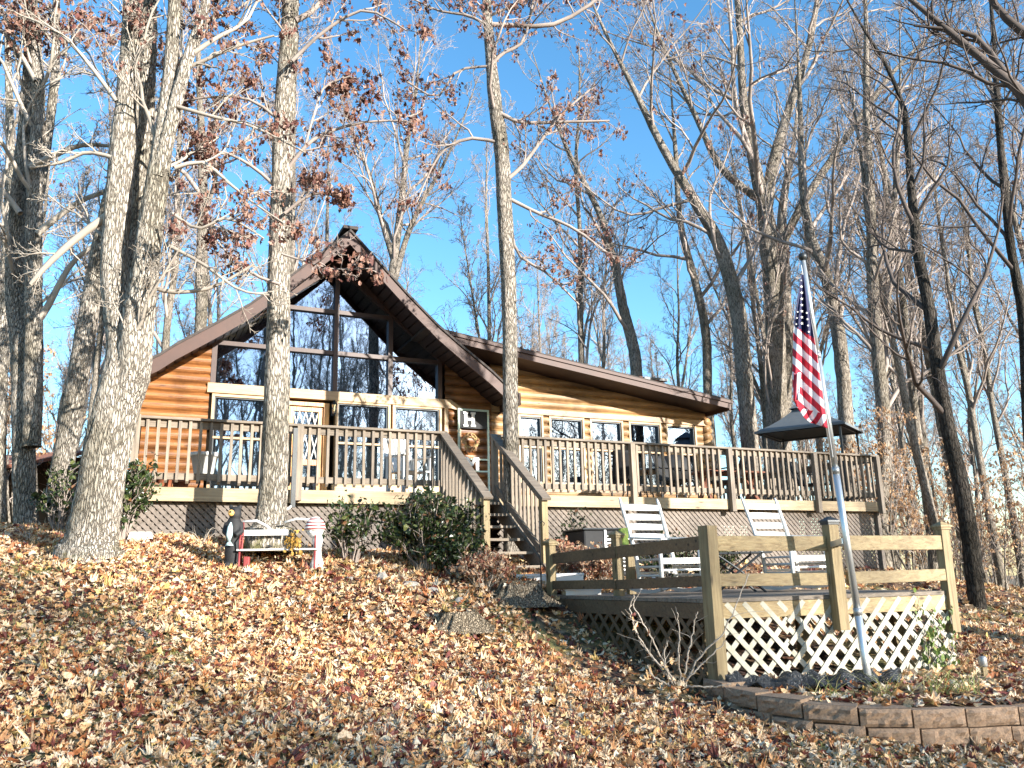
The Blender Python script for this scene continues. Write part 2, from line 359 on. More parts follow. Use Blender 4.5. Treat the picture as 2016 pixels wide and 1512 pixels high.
# leaf outlines: two species
def outline(kind):
    if kind == 0:    # lobed oak leaf
        pts = [(0,-.5),(.10,-.32),(.26,-.30),(.15,-.12),(.36,.0),(.20,.14),(.30,.34),(.10,.34),(0,.5)]
    else: pts = [(0,-.5),(.12,-.38),(.22,-.2),(.27,.0),(.24,.18),(.17,.32),(.08,.42),(.03,.47),(0,.5)]
    r = pts + [(-x, y) for x, y in pts[1:-1][::-1]]
    return np.array(r)
def leaves(C, size, tilt, kindp=.7, curl=.5, droop=False, rng=RNG):
    """C (n,3) centres -> V, F of curled leaves"""
    n = len(C); O0, O1 = outline(0), outline(1); k = len(O0)
    sel = (rng.random(n) < kindp)[:, None, None]
    o = np.where(sel, O0[None], O1[None]) * np.array([1, 1]) 
    o = o * (1+rng.normal(0, .09, (n, k, 1)))
    o = np.concatenate([o, np.zeros((n, 1, 2))], 1); k += 1
    s = size*np.clip(rng.lognormal(-.05, .33, (n,1,1)), .4, 1.9); w_ = rng.uniform(.8, 1.25, (n,1))
    x = o[..., 0]*w_; y = o[..., 1]
    z = rng.normal(0, 1, (n,1))*curl*x*x*3 + rng.normal(0, .6, (n,1))*curl*y*y + rng.normal(0, .25, (n,1))*curl*x*y*2 + rng.normal(0, .03, (n, k))
    L = np.stack([x, y, z], -1)*s
    a = rng.uniform(0, 2*np.pi, n); tx = rng.normal(0, tilt, n); ty = rng.normal(0, tilt, n)
    if droop: tx = rng.normal(-np.pi/2, .6, n)
    ca, sa = np.cos(a), np.sin(a); cx, sx = np.cos(tx), np.sin(tx); cy, sy = np.cos(ty), np.sin(ty)
    Z0 = np.zeros(n); O_ = np.ones(n)
    Rz = np.array([[ca,-sa,Z0],[sa,ca,Z0],[Z0,Z0,O_]]).transpose(2,0,1)
    Rx = np.array([[O_,Z0,Z0],[Z0,cx,-sx],[Z0,sx,cx]]).transpose(2,0,1)
    Ry = np.array([[cy,Z0,sy],[Z0,O_,Z0],[-sy,Z0,cy]]).transpose(2,0,1)
    R = Rz @ Rx @ Ry
    V = np.einsum('nij,nkj->nki', R, L) + C[:, None, :]
    b = np.arange(n)[:, None, None]*k; j = np.arange(k-1)
    F = np.stack([np.full(k-1, k-1), j, (j+1) % (k-1)], -1)[None] + b
    return V.reshape(-1, 3), F.reshape(-1, 3)

def scatter(n, xr, yr, fn=None):
    x = RNG.uniform(*xr, n); y = RNG.uniform(*yr, n)
    d = np.abs(x) < .68*y + 1.6
    d &= ~in_house(x, y, 0) & ~in_patio(x, y)
    le = (x-PC[0])*(PL[1]-PC[1])-(y-PC[1])*(PL[0]-PC[0]); le /= np.hypot(*(PL-PC)); d &= ~((le > -.9) & (le < .1) & (y > 7.0) & (y < 10) & (RNG.random(n) < .8))  # litter thinned beside the patio's left edge so dark soil deepens the shade
    if fn is not None: d &= fn(x, y)
    x, y = x[d], y[d]; return np.c_[x, y, gz(x, y)]
def patchy(x, y): return RNG.random(len(x)) < np.clip(.78+.45*np.sin(x*.9+1.3*np.sin(y*.7))*np.sin(y*.8+x*.35), .3, 1)
c1 = scatter(68000, (-6, 6), (3.4, 7.5), patchy); c2 = scatter(100000, (-9, 9), (7.5, 12), patchy); c3 = scatter(40000, (-14, 15), (12, 21), patchy)
vs, fs, off = [], [], 0
for c, s in ((c1, .058), (c2, .064), (c3, .085)):
    c[:, 2] += .012 + np.abs(RNG.normal(0, .014, len(c)))
    v, f = leaves(c, s, .38, .7, 1.0); vs.append(v); fs.append(f+off); off += len(v)
lit = np_mesh('fallen_leaves', np.concatenate(vs), np.concatenate(fs), M_['litter'], smooth=False); tag(lit, kind='stuff')

# short grass showing through the leaves
def blades(C, h, wd=.006, lean=.5, rng=RNG):
    n = len(C); a = rng.uniform(0, 2*np.pi, n); l = rng.normal(0, lean, (n, 2)); hh = h*rng.uniform(.5, 1.3, n)
    px = np.c_[np.cos(a), np.sin(a), np.zeros(n)]*wd
    tip = C + np.c_[l*hh[:, None], hh]; mid = C + np.c_[l*hh[:, None]*.35, hh*.6]
    V = np.stack([C-px, C+px, mid+px*.7, mid-px*.7, tip], 1).reshape(-1, 3)
    b = np.arange(n)[:, None]*5
    F = np.concatenate([np.c_[b+0, b+1, b+2], np.c_[b+0, b+2, b+3], np.c_[b+3, b+2, b+4]])
    return V, F
def gp(x, y): return np.sin(x*.9+1.3*np.sin(y*.7))*np.sin(y*.8+x*.35) < -.25
cg = np.concatenate([scatter(26000, (-7, 7), (3.4, 12), gp), scatter(5000, (4, 12), (9, 14))])
v, f = blades(cg, .045, .004); tag(np_mesh('grass', v, f, M_['grassm'], smooth=False), kind='stuff')

# ------------------------------------------------------------ trees
def nrm(a): return a/np.maximum(np.linalg.norm(a, axis=-1, keepdims=True), 1e-9)
def resample(P_, R_, K):
    P_ = np.asarray(P_, float); R_ = np.asarray(R_, float); n = len(P_)
    # Catmull-Rom through the points
    t = np.linspace(0, n-1, K); i = np.clip(t.astype(int), 0, n-2); f = (t-i)[:, None]
    g = lambda k: P_[np.clip(k, 0, n-1)]
    p0, p1, p2, p3 = g(i-1), g(i), g(i+1), g(i+2)
    Q = .5*((2*p1)+(-p0+p2)*f+(2*p0-5*p1+4*p2-p3)*f**2+(-p0+3*p1-3*p2+p3)*f**3)
    return Q, np.interp(t, np.arange(n), R_)
def tubes(P_, R_, k, rough=0, rng=RNG):
    """P_ (B,K,3), R_ (B,K) -> V, F"""
    B, K = R_.shape; T = np.empty_like(P_); T[:,1:-1] = P_[:,2:]-P_[:,:-2]; T[:,0] = P_[:,1]-P_[:,0]; T[:,-1] = P_[:,-1]-P_[:,-2]
    T = nrm(T); ref = rng.normal(size=(B,1,3)); ref[:, :, 2] *= .2
    m = nrm(T.mean(1, keepdims=True)); ref = ref - m*(ref*m).sum(-1, keepdims=True); ref = nrm(ref)
    a = nrm(ref - T*(ref*T).sum(-1, keepdims=True)); b = np.cross(T, a)
    th = 2*np.pi*np.arange(k)/k
    rr = R_[:, :, None]*(1 + (rng.normal(0, rough, (B,K,k)) if rough else 0))
    V = P_[:, :, None] + (a[:, :, None]*np.cos(th)[:, None] + b[:, :, None]*np.sin(th)[:, None])*rr[..., None]
    base = (np.arange(B)*K*k)[:, None, None]; i = np.arange(K-1)[None, :, None]; j = np.arange(k)[None, None, :]; j2 = (j+1) % k
    F = np.stack([base+i*k+j, base+i*k+j2, base+(i+1)*k+j2, base+(i+1)*k+j], -1)
    return V.reshape(-1, 3), F.reshape(-1, 4)
def grow(PP, RR, n, t0, t1, ratio, ang, K, rr=.55, up=.15, wig=.16, rmin=.004, tip=.25, rng=RNG, absl=None, thick=.0145):
    B, Kp = RR.shape; L = np.linalg.norm(np.diff(PP, axis=1), axis=-1).sum(1)
    t = (np.arange(n)[None]+rng.random((B, n)))/n*(t1-t0)+t0; ix = t*(Kp-1); i = np.clip(ix.astype(int), 0, Kp-2); f = ix-i
    bi = np.arange(B)[:, None]
    p = PP[bi, i]*(1-f)[..., None]+PP[bi, i+1]*f[..., None]; r = RR[bi, i]*(1-f)+RR[bi, i+1]*f
    T = nrm(PP[bi, i+1]-PP[bi, i]); q = rng.normal(size=T.shape)
    q = nrm(q - T*(q*T).sum(-1, keepdims=True)); a = rng.uniform(*ang, t.shape)[..., None]
    d = nrm(T*np.cos(a)+q*np.sin(a)+np.array([0,0,up]))
    ln = (absl if absl is not None else L[:, None]*ratio)*(1-.55*(t-t0)/(max(t1-t0, .01)))*rng.uniform(.65, 1.25, t.shape)
    r0 = np.maximum(np.minimum(r*rr, ln*thick+.003), rmin)
    p = p.reshape(-1, 3); d = d.reshape(-1, 3); ln = ln.ravel(); r0 = r0.ravel(); n_ = len(p)
    out = np.empty((n_, K, 3)); out[:, 0] = p; cur = p
    for s in range(1, K):
        d = nrm(d + rng.normal(0, wig, d.shape) + np.array([0,0,up*.35])); cur = cur + d*(ln/(K-1))[:, None]; out[:, s] = cur
    return out, r0[:, None]*np.linspace(1, tip, K)[None]
def crown_mesh(name, sets, mat, parent):
    vs, fs, o = [], [], 0
    for Pp, Rr, k in sets:
        if len(Pp) == 0: continue
        v, f = tubes(Pp, Rr, k); vs.append(v); fs.append(f+o); o += len(v)
    return np_mesh(name, np.concatenate(vs), np.concatenate(fs), mat, parent)
def trunk_mesh(name, stems, mat, parent, k=22, rough=.035, K=60):
    vs, fs, o = [], [], 0
    for Ps, Rs in stems:
        q, r = resample(Ps, Rs, K); v, f = tubes(q[None], r[None], k, rough); vs.append(v); fs.append(f+o); o += len(v)
    return np_mesh(name, np.concatenate(vs), np.concatenate(fs), mat, parent)
def tree(name, stems, bark_, twig_, label, cat='tree', group=None, limbs=10, lt0=.35, lratio=.28, ang=(.6, 1.1), nb=(5, 5, 3), k=22, rmin=.005,
         leafm=None, nleaf=0, leaf_size=.11, up=.22, extra=(), leaf_t=(0, 1), seed=1, cluster=3, leaf_filter=None, llen=None, rough=.035):
    """stems: list of (points, radii) in world space; the first stem starts at the base"""
    rng = np.random.default_rng(seed)
    base = np.array(stems[0][0][0]); root = empty(name, base); tag(root, label, cat, group)
    st = [(np.array(p)-base, np.array(r)) for p, r in stems]; ex = [(np.array(p)-base, np.array(r)) for p, r in extra]
    trunk_mesh('trunk', st, bark_, root, k, rough)
    PPs, RRs = zip(*[resample(p, r, 16) for p, r in st]); PP, RR = np.stack(PPs), np.stack(RRs)
    sets = []; 
    l1, r1 = grow(PP, RR, limbs, lt0, .98, lratio, ang, 9, .5, up, .17, .012, .22, rng, absl=llen) if limbs else (np.zeros((0,9,3)), np.zeros((0,9)))
    if ex:
        e = [resample(p, r, 9) for p, r in ex]; l1 = np.concatenate([l1, np.stack([x[0] for x in e])]); r1 = np.concatenate([r1, np.stack([x[1] for x in e])])
    sets.append((l1, r1, 7))
    l2, r2 = grow(l1, r1, nb[0], .2, 1, .5, (.45, 1.0), 7, .6, .12, .2, rmin*1.4, .3, rng); sets.append((l2, r2, 5))
    l3, r3 = grow(l2, r2, nb[1], .15, 1, .5, (.4, 1.0), 5, .6, .08, .24, rmin, .5, rng); sets.append((l3, r3, 3))
    tips = l3
    if nb[2]:
        l4, r4 = grow(l3, r3, nb[2], .2, 1, .55, (.4, 1.0), 4, .7, .05, .25, rmin*.8, .7, rng); sets.append((l4, r4, 3)); tips = l4
    crown_mesh('crown', sets, twig_, root)
    if leafm and nleaf:
        tp = np.concatenate([l3[:, 2:].reshape(-1, 3), tips[:, 1:].reshape(-1, 3)])
        if leaf_filter is not None: tp = tp[leaf_filter(tp+base)]
        if len(tp):
            # leaves hang together in clusters
            cen = tp[rng.integers(0, len(tp), nleaf//cluster)]
            c = np.repeat(cen, cluster, 0) + rng.normal(0, leaf_size*.75, (len(cen)*cluster, 3)) - np.array([0,0,leaf_size*.4])
            v, f = leaves(c, leaf_size, .8, .75, .9, True, rng); np_mesh('dead_leaves', v, f, leafm, root, smooth=False)
    return root
def stem(pts, Y):
    """pts: (px, py, width px); Y a number or one per point"""
    out, r = [], []
    for i, (x, y, w_) in enumerate(pts):
        yy = Y[i] if hasattr(Y, '__len__') else Y
        p = P(x, y, yy); out.append(p); r.append(w_/2/FPX*np.dot(p-EYE, fw))
    return np.array(out), np.array(r)

def flare(st, k=(1.55, 1.25)):
    p, r = st
    a, b = p[0], p[1]; d = (b-a)
    pts = [a-np.array([0,0,.25])]+[a+d*t for t in (.0, .06, .16, .4)]
    rr = [r[0]*k[0]*1.1, r[0]*k[0], r[0]*(1+(k[0]-1)*.45), r[0]*(1+(k[0]-1)*.12), r[0]*.6+r[1]*.4]
    return np.concatenate([np.array(pts), p[1:]]), np.concatenate([rr, r[1:]])
YA = 9.3
A0 = flare(stem([(176,1085,92),(205,920,84),(232,790,84),(246,690,66),(226,560,50),(230,430,48),(243,290,47),(254,150,38),(262,0,34),(268,-160,26)], YA), (1.35,1))
A2 = stem([(238,760,56),(262,640,60),(272,560,46),(272,420,36),(283,250,36),(290,100,34),(296,-150,24)], [9.35,9.45,9.6,9.75,9.85,9.9,10])
A3 = stem([(228,840,60),(262,740,62),(268,660,62),(285,540,50),(300,420,46),(318,300,38),(333,170,28),(342,40,24),(350,-150,18)], [9.3,9.25,9.2,9.15,9.1,9.1,9.1,9.1,9.1])
A4 = stem([(312,350,28),(330,270,27),(352,180,24),(378,90,20),(402,20,17),(420,-100,14)], 9.05)
exA = [stem([(220,420,18),(150,470,15),(95,520,12),(60,560,8)], 9.3), stem([(222,310,9),(170,300,8),(120,320,6),(60,330,4)], 9.2),
       stem([(345,330,9),(400,320,8),(450,360,6),(500,400,4),(560,440,3)], 9.0), stem([(325,480,8),(400,520,7),(470,570,5),(530,580,3)], 8.9),
       stem([(330,150,9),(400,120,8),(470,90,6),(540,70,4)], 9.1), stem([(290,560,10),(340,575,9),(420,565,7),(500,520,5)], 9.2),
       stem([(340,420,7),(390,450,6),(450,430,5),(520,470,3)], 8.8), stem([(230,200,9),(170,120,8),(110,60,6),(40,30,4)], 9.2),
       stem([(350,210,8),(420,230,7),(500,250,5),(600,300,3)], 9.0)]
def pxy(Pw):
    d = Pw-EYE; z = d @ fw; return 1008+FPX*(d @ XR)/z, 756-FPX*(d @ UR)/z
def zoneA(Pw):
    x, y = pxy(Pw); return ((x > 330) & (x < 690) & (y < 470)) | ((x > 120) & (x < 330) & (y < 140)) | ((x>230)&(x<700)&(y<60))
tree('oak_tree', [A0, A2, A3, A4], M_['bark_pale'], M_['twig_pale'], 'massive pale oak with several stems leaning in front of the deck corner', limbs=4,
     lt0=.5, lratio=.30, nb=(7, 6, 3), extra=exA, leafm=M_['oakleaf'], nleaf=3000, leaf_size=.068, seed=3, k=40, leaf_filter=zoneA, llen=2.2)
# B: single trunk in front of the big windows
B0 = flare(stem([(533,1045,58),(541,900,52),(547,700,46),(550,500,42),(556,330,40),(563,170,38),(570,60,33),(574,-120,28)], 9.95), (1.6,1.2))
B0 = (B0[0], B0[1]); 
exB = [stem([(568,330,8),(600,290,8),(640,262,7),(720,240,5),(800,238,3)], 9.9), stem([(583,40,13),(610,25,11),(640,-5,9),(690,-60,6)], 9.9),
       stem([(556,380,8),(500,330,7),(440,300,5),(380,300,3)], 9.9), stem([(560,420,7),(600,390,6),(640,380,5),(680,400,3)], 9.7),
       stem([(600,290,5),(620,220,5),(640,170,4),(690,150,3)], 9.9), stem([(555,500,5),(600,514,4),(660,530,3),(735,528,2)], 9.0),
       stem([(552,560,7),(500,540,6),(450,500,4),(400,440,3)], 9.6), stem([(565,250,7),(500,200,6),(430,190,5),(350,200,3)], 9.9), stem([(575,120,8),(640,60,7),(720,20,5),(800,60,3)], 9.5)]
def zoneB(Pw):
    x, y = pxy(Pw); return ((x > 330) & (x < 850) & (y > 120) & (y < 545) & ~((x > 690) & (y > 330) & (y<440)) & ((y < 430) | (x < 560) | (np.sin(x*.4+y*.9) > .35)) & ~((y > 400) & (y < 478) & (x > 630))) | ((x > 640) & (x < 900) & (y < 160) & (np.sin(x*.13) > 0))
tree('oak_tree', [B0], M_['bark_pale'], M_['twig'], 'straight pale oak trunk rising in front of the tall cabin windows', limbs=3, lt0=.75, nb=(7, 6, 2),
     extra=exB, leafm=M_['oakleaf'], nleaf=3000, leaf_size=.068, seed=5, k=36, leaf_filter=zoneB, llen=1.8)
# C: slim trunk behind the stair rail
_c = H(5.42, -.32)
C0 = stem([(1008,1090,34),(1006,900,31),(1004,700,29),(1001,560,29),(994,420,30),(988,300,29),(976,215,27),(967,120,22),(958,0,17),(955,-120,14)], 12.35)
exC = [stem([(984,222,9),(1010,236,8),(1040,242,7),(1110,240,6),(1200,238,4)], 12.3), stem([(968,48,10),(1020,50,9),(1090,48,9),(1160,10,7),(1220,-40,5)], 12.3),
       stem([(968,128,8),(990,105,7),(1030,80,6),(1050,0,5)], 12.3), stem([(1002,350,9),(1030,325,8),(1070,270,7),(1110,220,5),(1170,170,4)], 12.3),
       stem([(985,282,7),(930,272,7),(880,290,6),(850,330,4),(820,400,3)], 12.3), stem([(966,30,6),(1000,15,5),(1040,-10,5)], 12.3),
       stem([(1000,390,8),(1060,420,7),(1130,450,6),(1210,510,4)], 12.4), stem([(960,50,6),(920,30,6),(860,20,4),(800,-10,3)], 12.3),
       stem([(968,130,5),(900,140,5),(860,190,4),(800,160,3)], 12.3), stem([(1003,430,7),(1020,500,6),(1080,540,5),(1140,600,3)], 12.4)]
def zoneC(Pw): x, y = pxy(Pw); return (x > 690) & (x < 1400) & (y < 560)
tree('oak_tree', [C0], M_['bark_grey'], M_['twig'], 'slim grey oak growing up beside the deck stairs past the porch roof', limbs=3, lt0=.6, nb=(7, 6, 3),
     extra=exC, leafm=M_['oakleaf'], nleaf=2600, leaf_size=.07, seed=8, k=30, leaf_filter=zoneC, llen=2.5, rmin=.004)
# far-left pair and leaning trunk
D1 = stem([(52,1050,44),(46,850,40),(44,700,40),(30,560,36),(36,400,30),(50,250,26),(58,100,20),(60,-100,14)], 12.5)
D2 = stem([(62,880,34),(66,700,34),(66,500,30),(70,330,26),(76,180,22),(66,50,20),(60,-120,14)], 12.3)
D3 = stem([(72,420,18),(90,300,17),(108,150,16),(112,0,12),(118,-100,9)], 12.4)
exD = [stem([(66,640,16),(90,610,14),(140,520,10),(190,480,7)], 12.3), stem([(74,460,14),(110,430,12),(160,395,10),(215,375,8)], 12.2),
       stem([(40,420,12),(10,380,10),(-40,330,7)], 12.2), stem([(60,330,14),(120,300,11),(170,285,9),(240,290,5)], 12.1), stem([(70,160,9),(30,90,8),(-20,40,6)], 12.2)]
def zoneD(Pw): x, y = pxy(Pw); return (x > -60) & (x < 250) & (y < 110)
tree('oak_tree', [D1, D2, D3], M_['bark_grey'], M_['twig_pale'], 'twin-stemmed oak at the far left edge, its foot in shade', limbs=7, lt0=.35, nb=(6, 6, 3), extra=exD, leafm=M_['oakleaf'], nleaf=1800, leaf_size=.1, seed=9, k=26, leaf_filter=zoneD)
E0 = stem([(105,1010,42),(130,880,40),(158,720,38),(185,560,35),(210,430,32),(232,330,28),(260,180,22),(280,0,16)], 11.6)
tree('oak_tree', [E0], M_['bark_grey'], M_['twig_pale'], 'oak trunk leaning right, just left of the massive oak', limbs=5, lt0=.55, nb=(6, 5, 3), seed=10, k=24)
F0 = stem([(-6,1040,34),(-4,800,30),(4,650,28),(14,520,22),(20,300,16),(14,60,10)], 15)
tree('tree', [F0], M_['bark_pale'], M_['twig_pale'], 'pale trunk cut off by the left edge of the picture', limbs=12, lt0=.3, nb=(5, 5, 3), seed=12, k=18)
# right-hand woods, nearest trunks
def bt(pts, Y, label, bk='bark_mid', tw='twig', more=(), **kw):
    st = stem(pts, Y); b = st[0][0].copy(); b[2] = G(b[0], b[1])-.2
    st = (np.concatenate([[b], st[0]]), np.concatenate([[st[1][0]*1.15], st[1]]))
    def tipped(s_):
        d_ = s_[0][-1]-s_[0][-2]; d_ = d_/np.linalg.norm(d_); return np.concatenate([s_[0], [s_[0][-1]+d_*1.3+[0,0,.3]], [s_[0][-1]+d_*2.6+[0,0,1.0]]]), np.concatenate([s_[1][:-1], [s_[1][-1], s_[1][-1]*.5, .012]])
    st = tipped(st)
    a = dict(limbs=12, lt0=.3, nb=(6, 6, 3), k=16, rmin=.006, lratio=.26); a.update(kw)
    return tree('bare_tree', [st]+[tipped(stem(m, Y)) for m in more], M_[bk], M_[tw], label, **a)
bt([(1532,860,42),(1528,700,38),(1522,560,36),(1512,470,34),(1503,400,30),(1480,300,20),(1462,180,16),(1455,40,12),(1440,-100,8)], 21,
   'broad crowned bare tree rising behind the grey canopy', more=[[(1508,420,24),(1520,330,22),(1545,240,18),(1590,100,13),(1612,-20,9)],
   [(1522,520,18),(1560,440,17),(1600,370,16),(1680,250,12),(1760,140,8),(1840,60,5)], [(1490,390,16),(1420,330,14),(1370,230,10),(1310,100,7)]], seed=21, limbs=16,
   lt0=.4, leafm=M_['oakleaf'], nleaf=500, leaf_size=.1, lratio=.3)
bt([(1470,800,32),(1462,700,32),(1450,600,30),(1415,480,26),(1370,400,20),(1310,300,16),(1250,180,11),(1190,60,6)], 20, 'bare tree curving left above the low end of the wing roof', seed=22, leafm=M_['oakleaf'], nleaf=500)
bt([(1925,1195,32),(1912,1080,32),(1893,960,30),(1868,850,27),(1845,720,24),(1828,600,22),(1808,500,20),(1800,430,18),(1792,350,14),(1786,260,14),(1775,200,9),(1740,120,7),(1690,40,4)], 15,
   'dark leaning tree at right whose foot stands alone in the leaves', 'bark_dark', 'twig_dark', seed=23, lt0=.25, rmin=.005, k=20, limbs=16)
bt([(1670,880,30),(1660,740,28),(1648,640,26),(1625,540,22),(1595,460,18),(1580,360,14),(1575,200,9)], 19, 'dark bare tree just right of the flagpole top', seed=24)
bt([(1735,1040,26),(1742,860,26),(1730,720,24),(1718,560,22),(1714,400,17),(1706,240,14),(1705,60,9)], 17.5, 'tall bare tree past the right end of the deck railing', seed=25, limbs=16)
bt([(1756,1060,22),(1748,900,20),(1738,760,20),(1745,600,16),(1760,420,12),(1770,250,8)], 19, 'second thinner tree just beyond the end of the deck railing', seed=26)
bt([(2030,900,22),(2016,640,20),(1992,500,16),(1976,360,14),(1965,220,12),(1955,60,8)], 16, 'bare tree cut by the right edge of the picture', 'bark_dark', 'twig_dark', seed=27)
bt([(395,640,22),(396,540,22),(400,420,20),(398,300,16),(392,160,11),(388,0,7)], 22, 'bare tree standing behind the left slope of the gable roof', seed=28, leafm=M_['oakleaf'], nleaf=500)
bt([(1255,770,24),(1248,690,23),(1228,610,20),(1210,520,16),(1180,420,12),(1120,300,8)], 22, 'crooked bare tree behind the middle of the wing roof', seed=29)
bt([(1545,880,26),(1548,700,25),(1545,560,24),(1540,420,18),(1560,300,10)], 26, 'straight bare trunk close behind the broad crowned tree', seed=30)
bt([(770,600,16),(778,500,16),(790,400,13),(800,300,10),(815,200,6)], 24, 'bare tree fanning out right behind the gable peak', seed=31, limbs=20, lt0=.2, more=[[(775,560,12),(800,470,11),(830,400,9),(870,330,6)],[(778,520,12),(750,430,10),(730,350,7),(700,280,5)]])
bt([(1395,800,18),(1390,660,18),(1370,560,15),(1340,440,12),(1330,300,9)], 24, 'bare tree showing above the low eave of the wing', seed=32)
# big oak just outside the right edge; its limbs reach into the top right corner
kb = P(2290, 1300, 9.6); kb[2] = G(kb[0], kb[1])-.1
K0 = (np.array([kb, kb+[.05,0,1.2], P(2250,700,9.6), P(2210,350,9.6), P(2180,0,9.6)]), np.array([.34,.27,.24,.22,.16]))
tree('oak_tree', [K0], M_['bark_dark'], M_['twig_dark'], 'large oak outside the frame whose heavy limbs cross the top right corner', limbs=0, nb=(7, 6, 3), seed=33, rmin=.004,
     extra=[stem([(2200,420,40),(2090,290,30),(2016,190,22),(1950,130,17),(1890,80,14),(1830,30,11),(1770,-20,8)], 9.6),
            stem([(2120,320,24),(2040,230,18),(1975,140,14),(1925,75,11),(1880,60,8),(1800,50,5)], 9.6), stem([(2190,130,26),(2090,90,22),(2010,60,18),(1960,10,13),(1930,-40,9)], 9.6)])
# the woods behind: prototypes copied with their own turn and size
protos = []
for i in range(6):
    rng = np.random.default_rng(100+i); h = 15.0
    t = np.linspace(0, 1, 9); wx = np.cumsum(rng.normal(0, .12, 9)); wy = np.cumsum(rng.normal(0, .12, 9)); wx -= wx[0]; wy -= wy[0]
    st = [(np.c_[wx*t, wy*t, t*h-.3], (.12*(1-t)**.8+.015))]
    if i % 2:
        f = rng.integers(3, 5); pth = np.array([st[0][0][f] + np.array([math.cos(i)*s*2.4, math.sin(i)*s*2.4, s*6.5]) for s in np.linspace(0, 1, 6)]); st.append((pth, np.linspace(.07, .012, 6)))
    o = tree('bare_tree', st, M_['bark_mid'] if i != 3 else M_['bark_grey'], M_['twig'], 'tall bare tree among the woods behind the cabin', group='bare trees in the woods behind the cabin',
             limbs=14, lt0=.3 if i != 2 else .5, lratio=.28, nb=(7, 7, 4), k=10, rmin=.0065, seed=200+i, up=.4, leafm=M_['oakleaf'] if i == 4 else None, nleaf=400, leaf_size=.09)
    protos.append(o)
spots = []
rng = np.random.default_rng(42); tries = 0
while len(spots) < 104 and tries < 6000:
    tries += 1
    y = rng.uniform(17, 52)**1.0; x = rng.uniform(-.72, .85)*y
    if in_house(np.array([x]), np.array([y]), 1.2)[0]: continue
    if x < -3 and y < 21: continue
    if abs(x) < 6 and y < 25: continue
    if any(math.hypot(x-a, y-b) < 1.7 for a, b in spots): continue
    if x/y < -.28 and rng.random() < .35: continue
    if abs(x/y+.13) < .1 and rng.random() < .72: continue      # thinner woods behind the gable
    spots.append((x, y))
first = {}
for i, (x, y) in enumerate(spots):
    k = i % 6
    if k not in first: first[k] = 1; o = protos[k]
    else: o = copy_tree(protos[k])
    ppx = pxy(np.array([x, y, 3.]))[0]
    reg = 'left of the cabin' if ppx < 300 else 'behind the gable roof' if ppx < 900 else 'behind the wing roof' if ppx < 1440 else 'behind the flag and canopy' if ppx < 1750 else 'at the right edge'
    kd = ('straight', 'forked', 'straight high crowned', 'forked grey barked', 'brown leaved', 'double stemmed')[k]
    o['label'] = 'one of the %s bare trees in the woods %s' % (kd, reg); o['group'] = '%s bare trees %s' % (kd, reg)
    s = rng.uniform(.75, 1.25); o.location = (x, y, G(x, y)); o.rotation_euler = (rng.normal(0, .04), rng.normal(0, .04), rng.uniform(0, 6.28)); o.scale = (s*.9, s*.9, s)
# trees behind the viewer (they show in the window reflections)
for i, (x, y, s) in enumerate([(D0[0]+Uv[0]*a_+Nv[0]*b_, D0[1]+Uv[1]*a_+Nv[1]*b_, s_) for a_, b_, s_ in ((3,-20,.9),(6,-30,1),(9.5,-36,1.1),(8,-40,1.2),(13,-44,1.2),(10.5,-34,1),(16,-50,1.3),(14,-52,1.3),(18,-56,1.3),(21,-60,1.4),(5,-38,1.1),(4,-46,1.2),(10,-55,1.3),(19,-64,1.4),(23,-68,1.5),(1.5,-26,1),(44,-62,1.3),(33,-70,1.4))]+[(D0[0]+Uv[0]*(a_+2*math.sin(a_*7))+Nv[0]*(-88+4*math.sin(a_*3)), D0[1]+Uv[1]*a_+Nv[1]*(-88+4*math.sin(a_*3)), 1.05+.1*math.sin(a_)) for a_ in range(18, 90, 2)]):
    o = copy_tree(protos[i % 6]); o.location = (x, y, G(x, y)-.1); o.rotation_euler = (0, 0, i*1.7); o.scale = (s*1.15, s*1.15, s*1.55) if i < 18 else (s*1.9, s*1.9, s*2.0)
    o['label'] = 'bare tree mirrored in the cabin windows'; o['group'] = 'bare trees mirrored in the windows'
# understory saplings with pale leaves, right
sp = []
for i in range(3):
    t = np.linspace(0, 1, 6); st = [(np.c_[.25*np.sin(t*3+i), .2*np.cos(t*2+i), t*3.4-.1], .022*(1-t)+.004)]
    sp.append(tree('sapling', st, M_['bark_mid'], M_['twig'], 'thin sapling holding pale orange leaves at the wood edge', 'sapling', 'pale leaved saplings at the wood edge',
                   limbs=14, lt0=.15, lratio=.34, nb=(4, 4, 0), k=5, rmin=.004, seed=300+i, leafm=M_['beech'], nleaf=280, leaf_size=.07, cluster=2, up=.1))
n_ = 0
while n_ < 84:
    y = rng.uniform(15.5, 26) if n_ < 46 else rng.uniform(20, 40); x = rng.uniform(.40, .75)*y if n_ < 38 or n_ > 45 else rng.uniform(-.66, -.52)*y
    if in_house(np.array([x]), np.array([y]), .4)[0] or math.hypot(x-8.2, y-15) < 1: continue
    o = sp[n_] if n_ < 3 else copy_tree(sp[n_ % 3]); s = rng.uniform(.5, 1.15)
    o['label'] = 'one of the pale leaved saplings ' + ('beyond the far left trees' if x < 0 else 'behind the right end of the patio rail' if x/y < .53 else 'around the lone dark tree' if x/y < .62 else 'at the right edge of the woods') + ('' if y < 22 else ' further back'); o['group'] = o['label'][11:]
    o.location = (x, y, G(x, y)); o.rotation_euler = (rng.normal(0,.1), rng.normal(0,.1), rng.uniform(0, 6.28)); o.scale = (s, s, s); n_ += 1

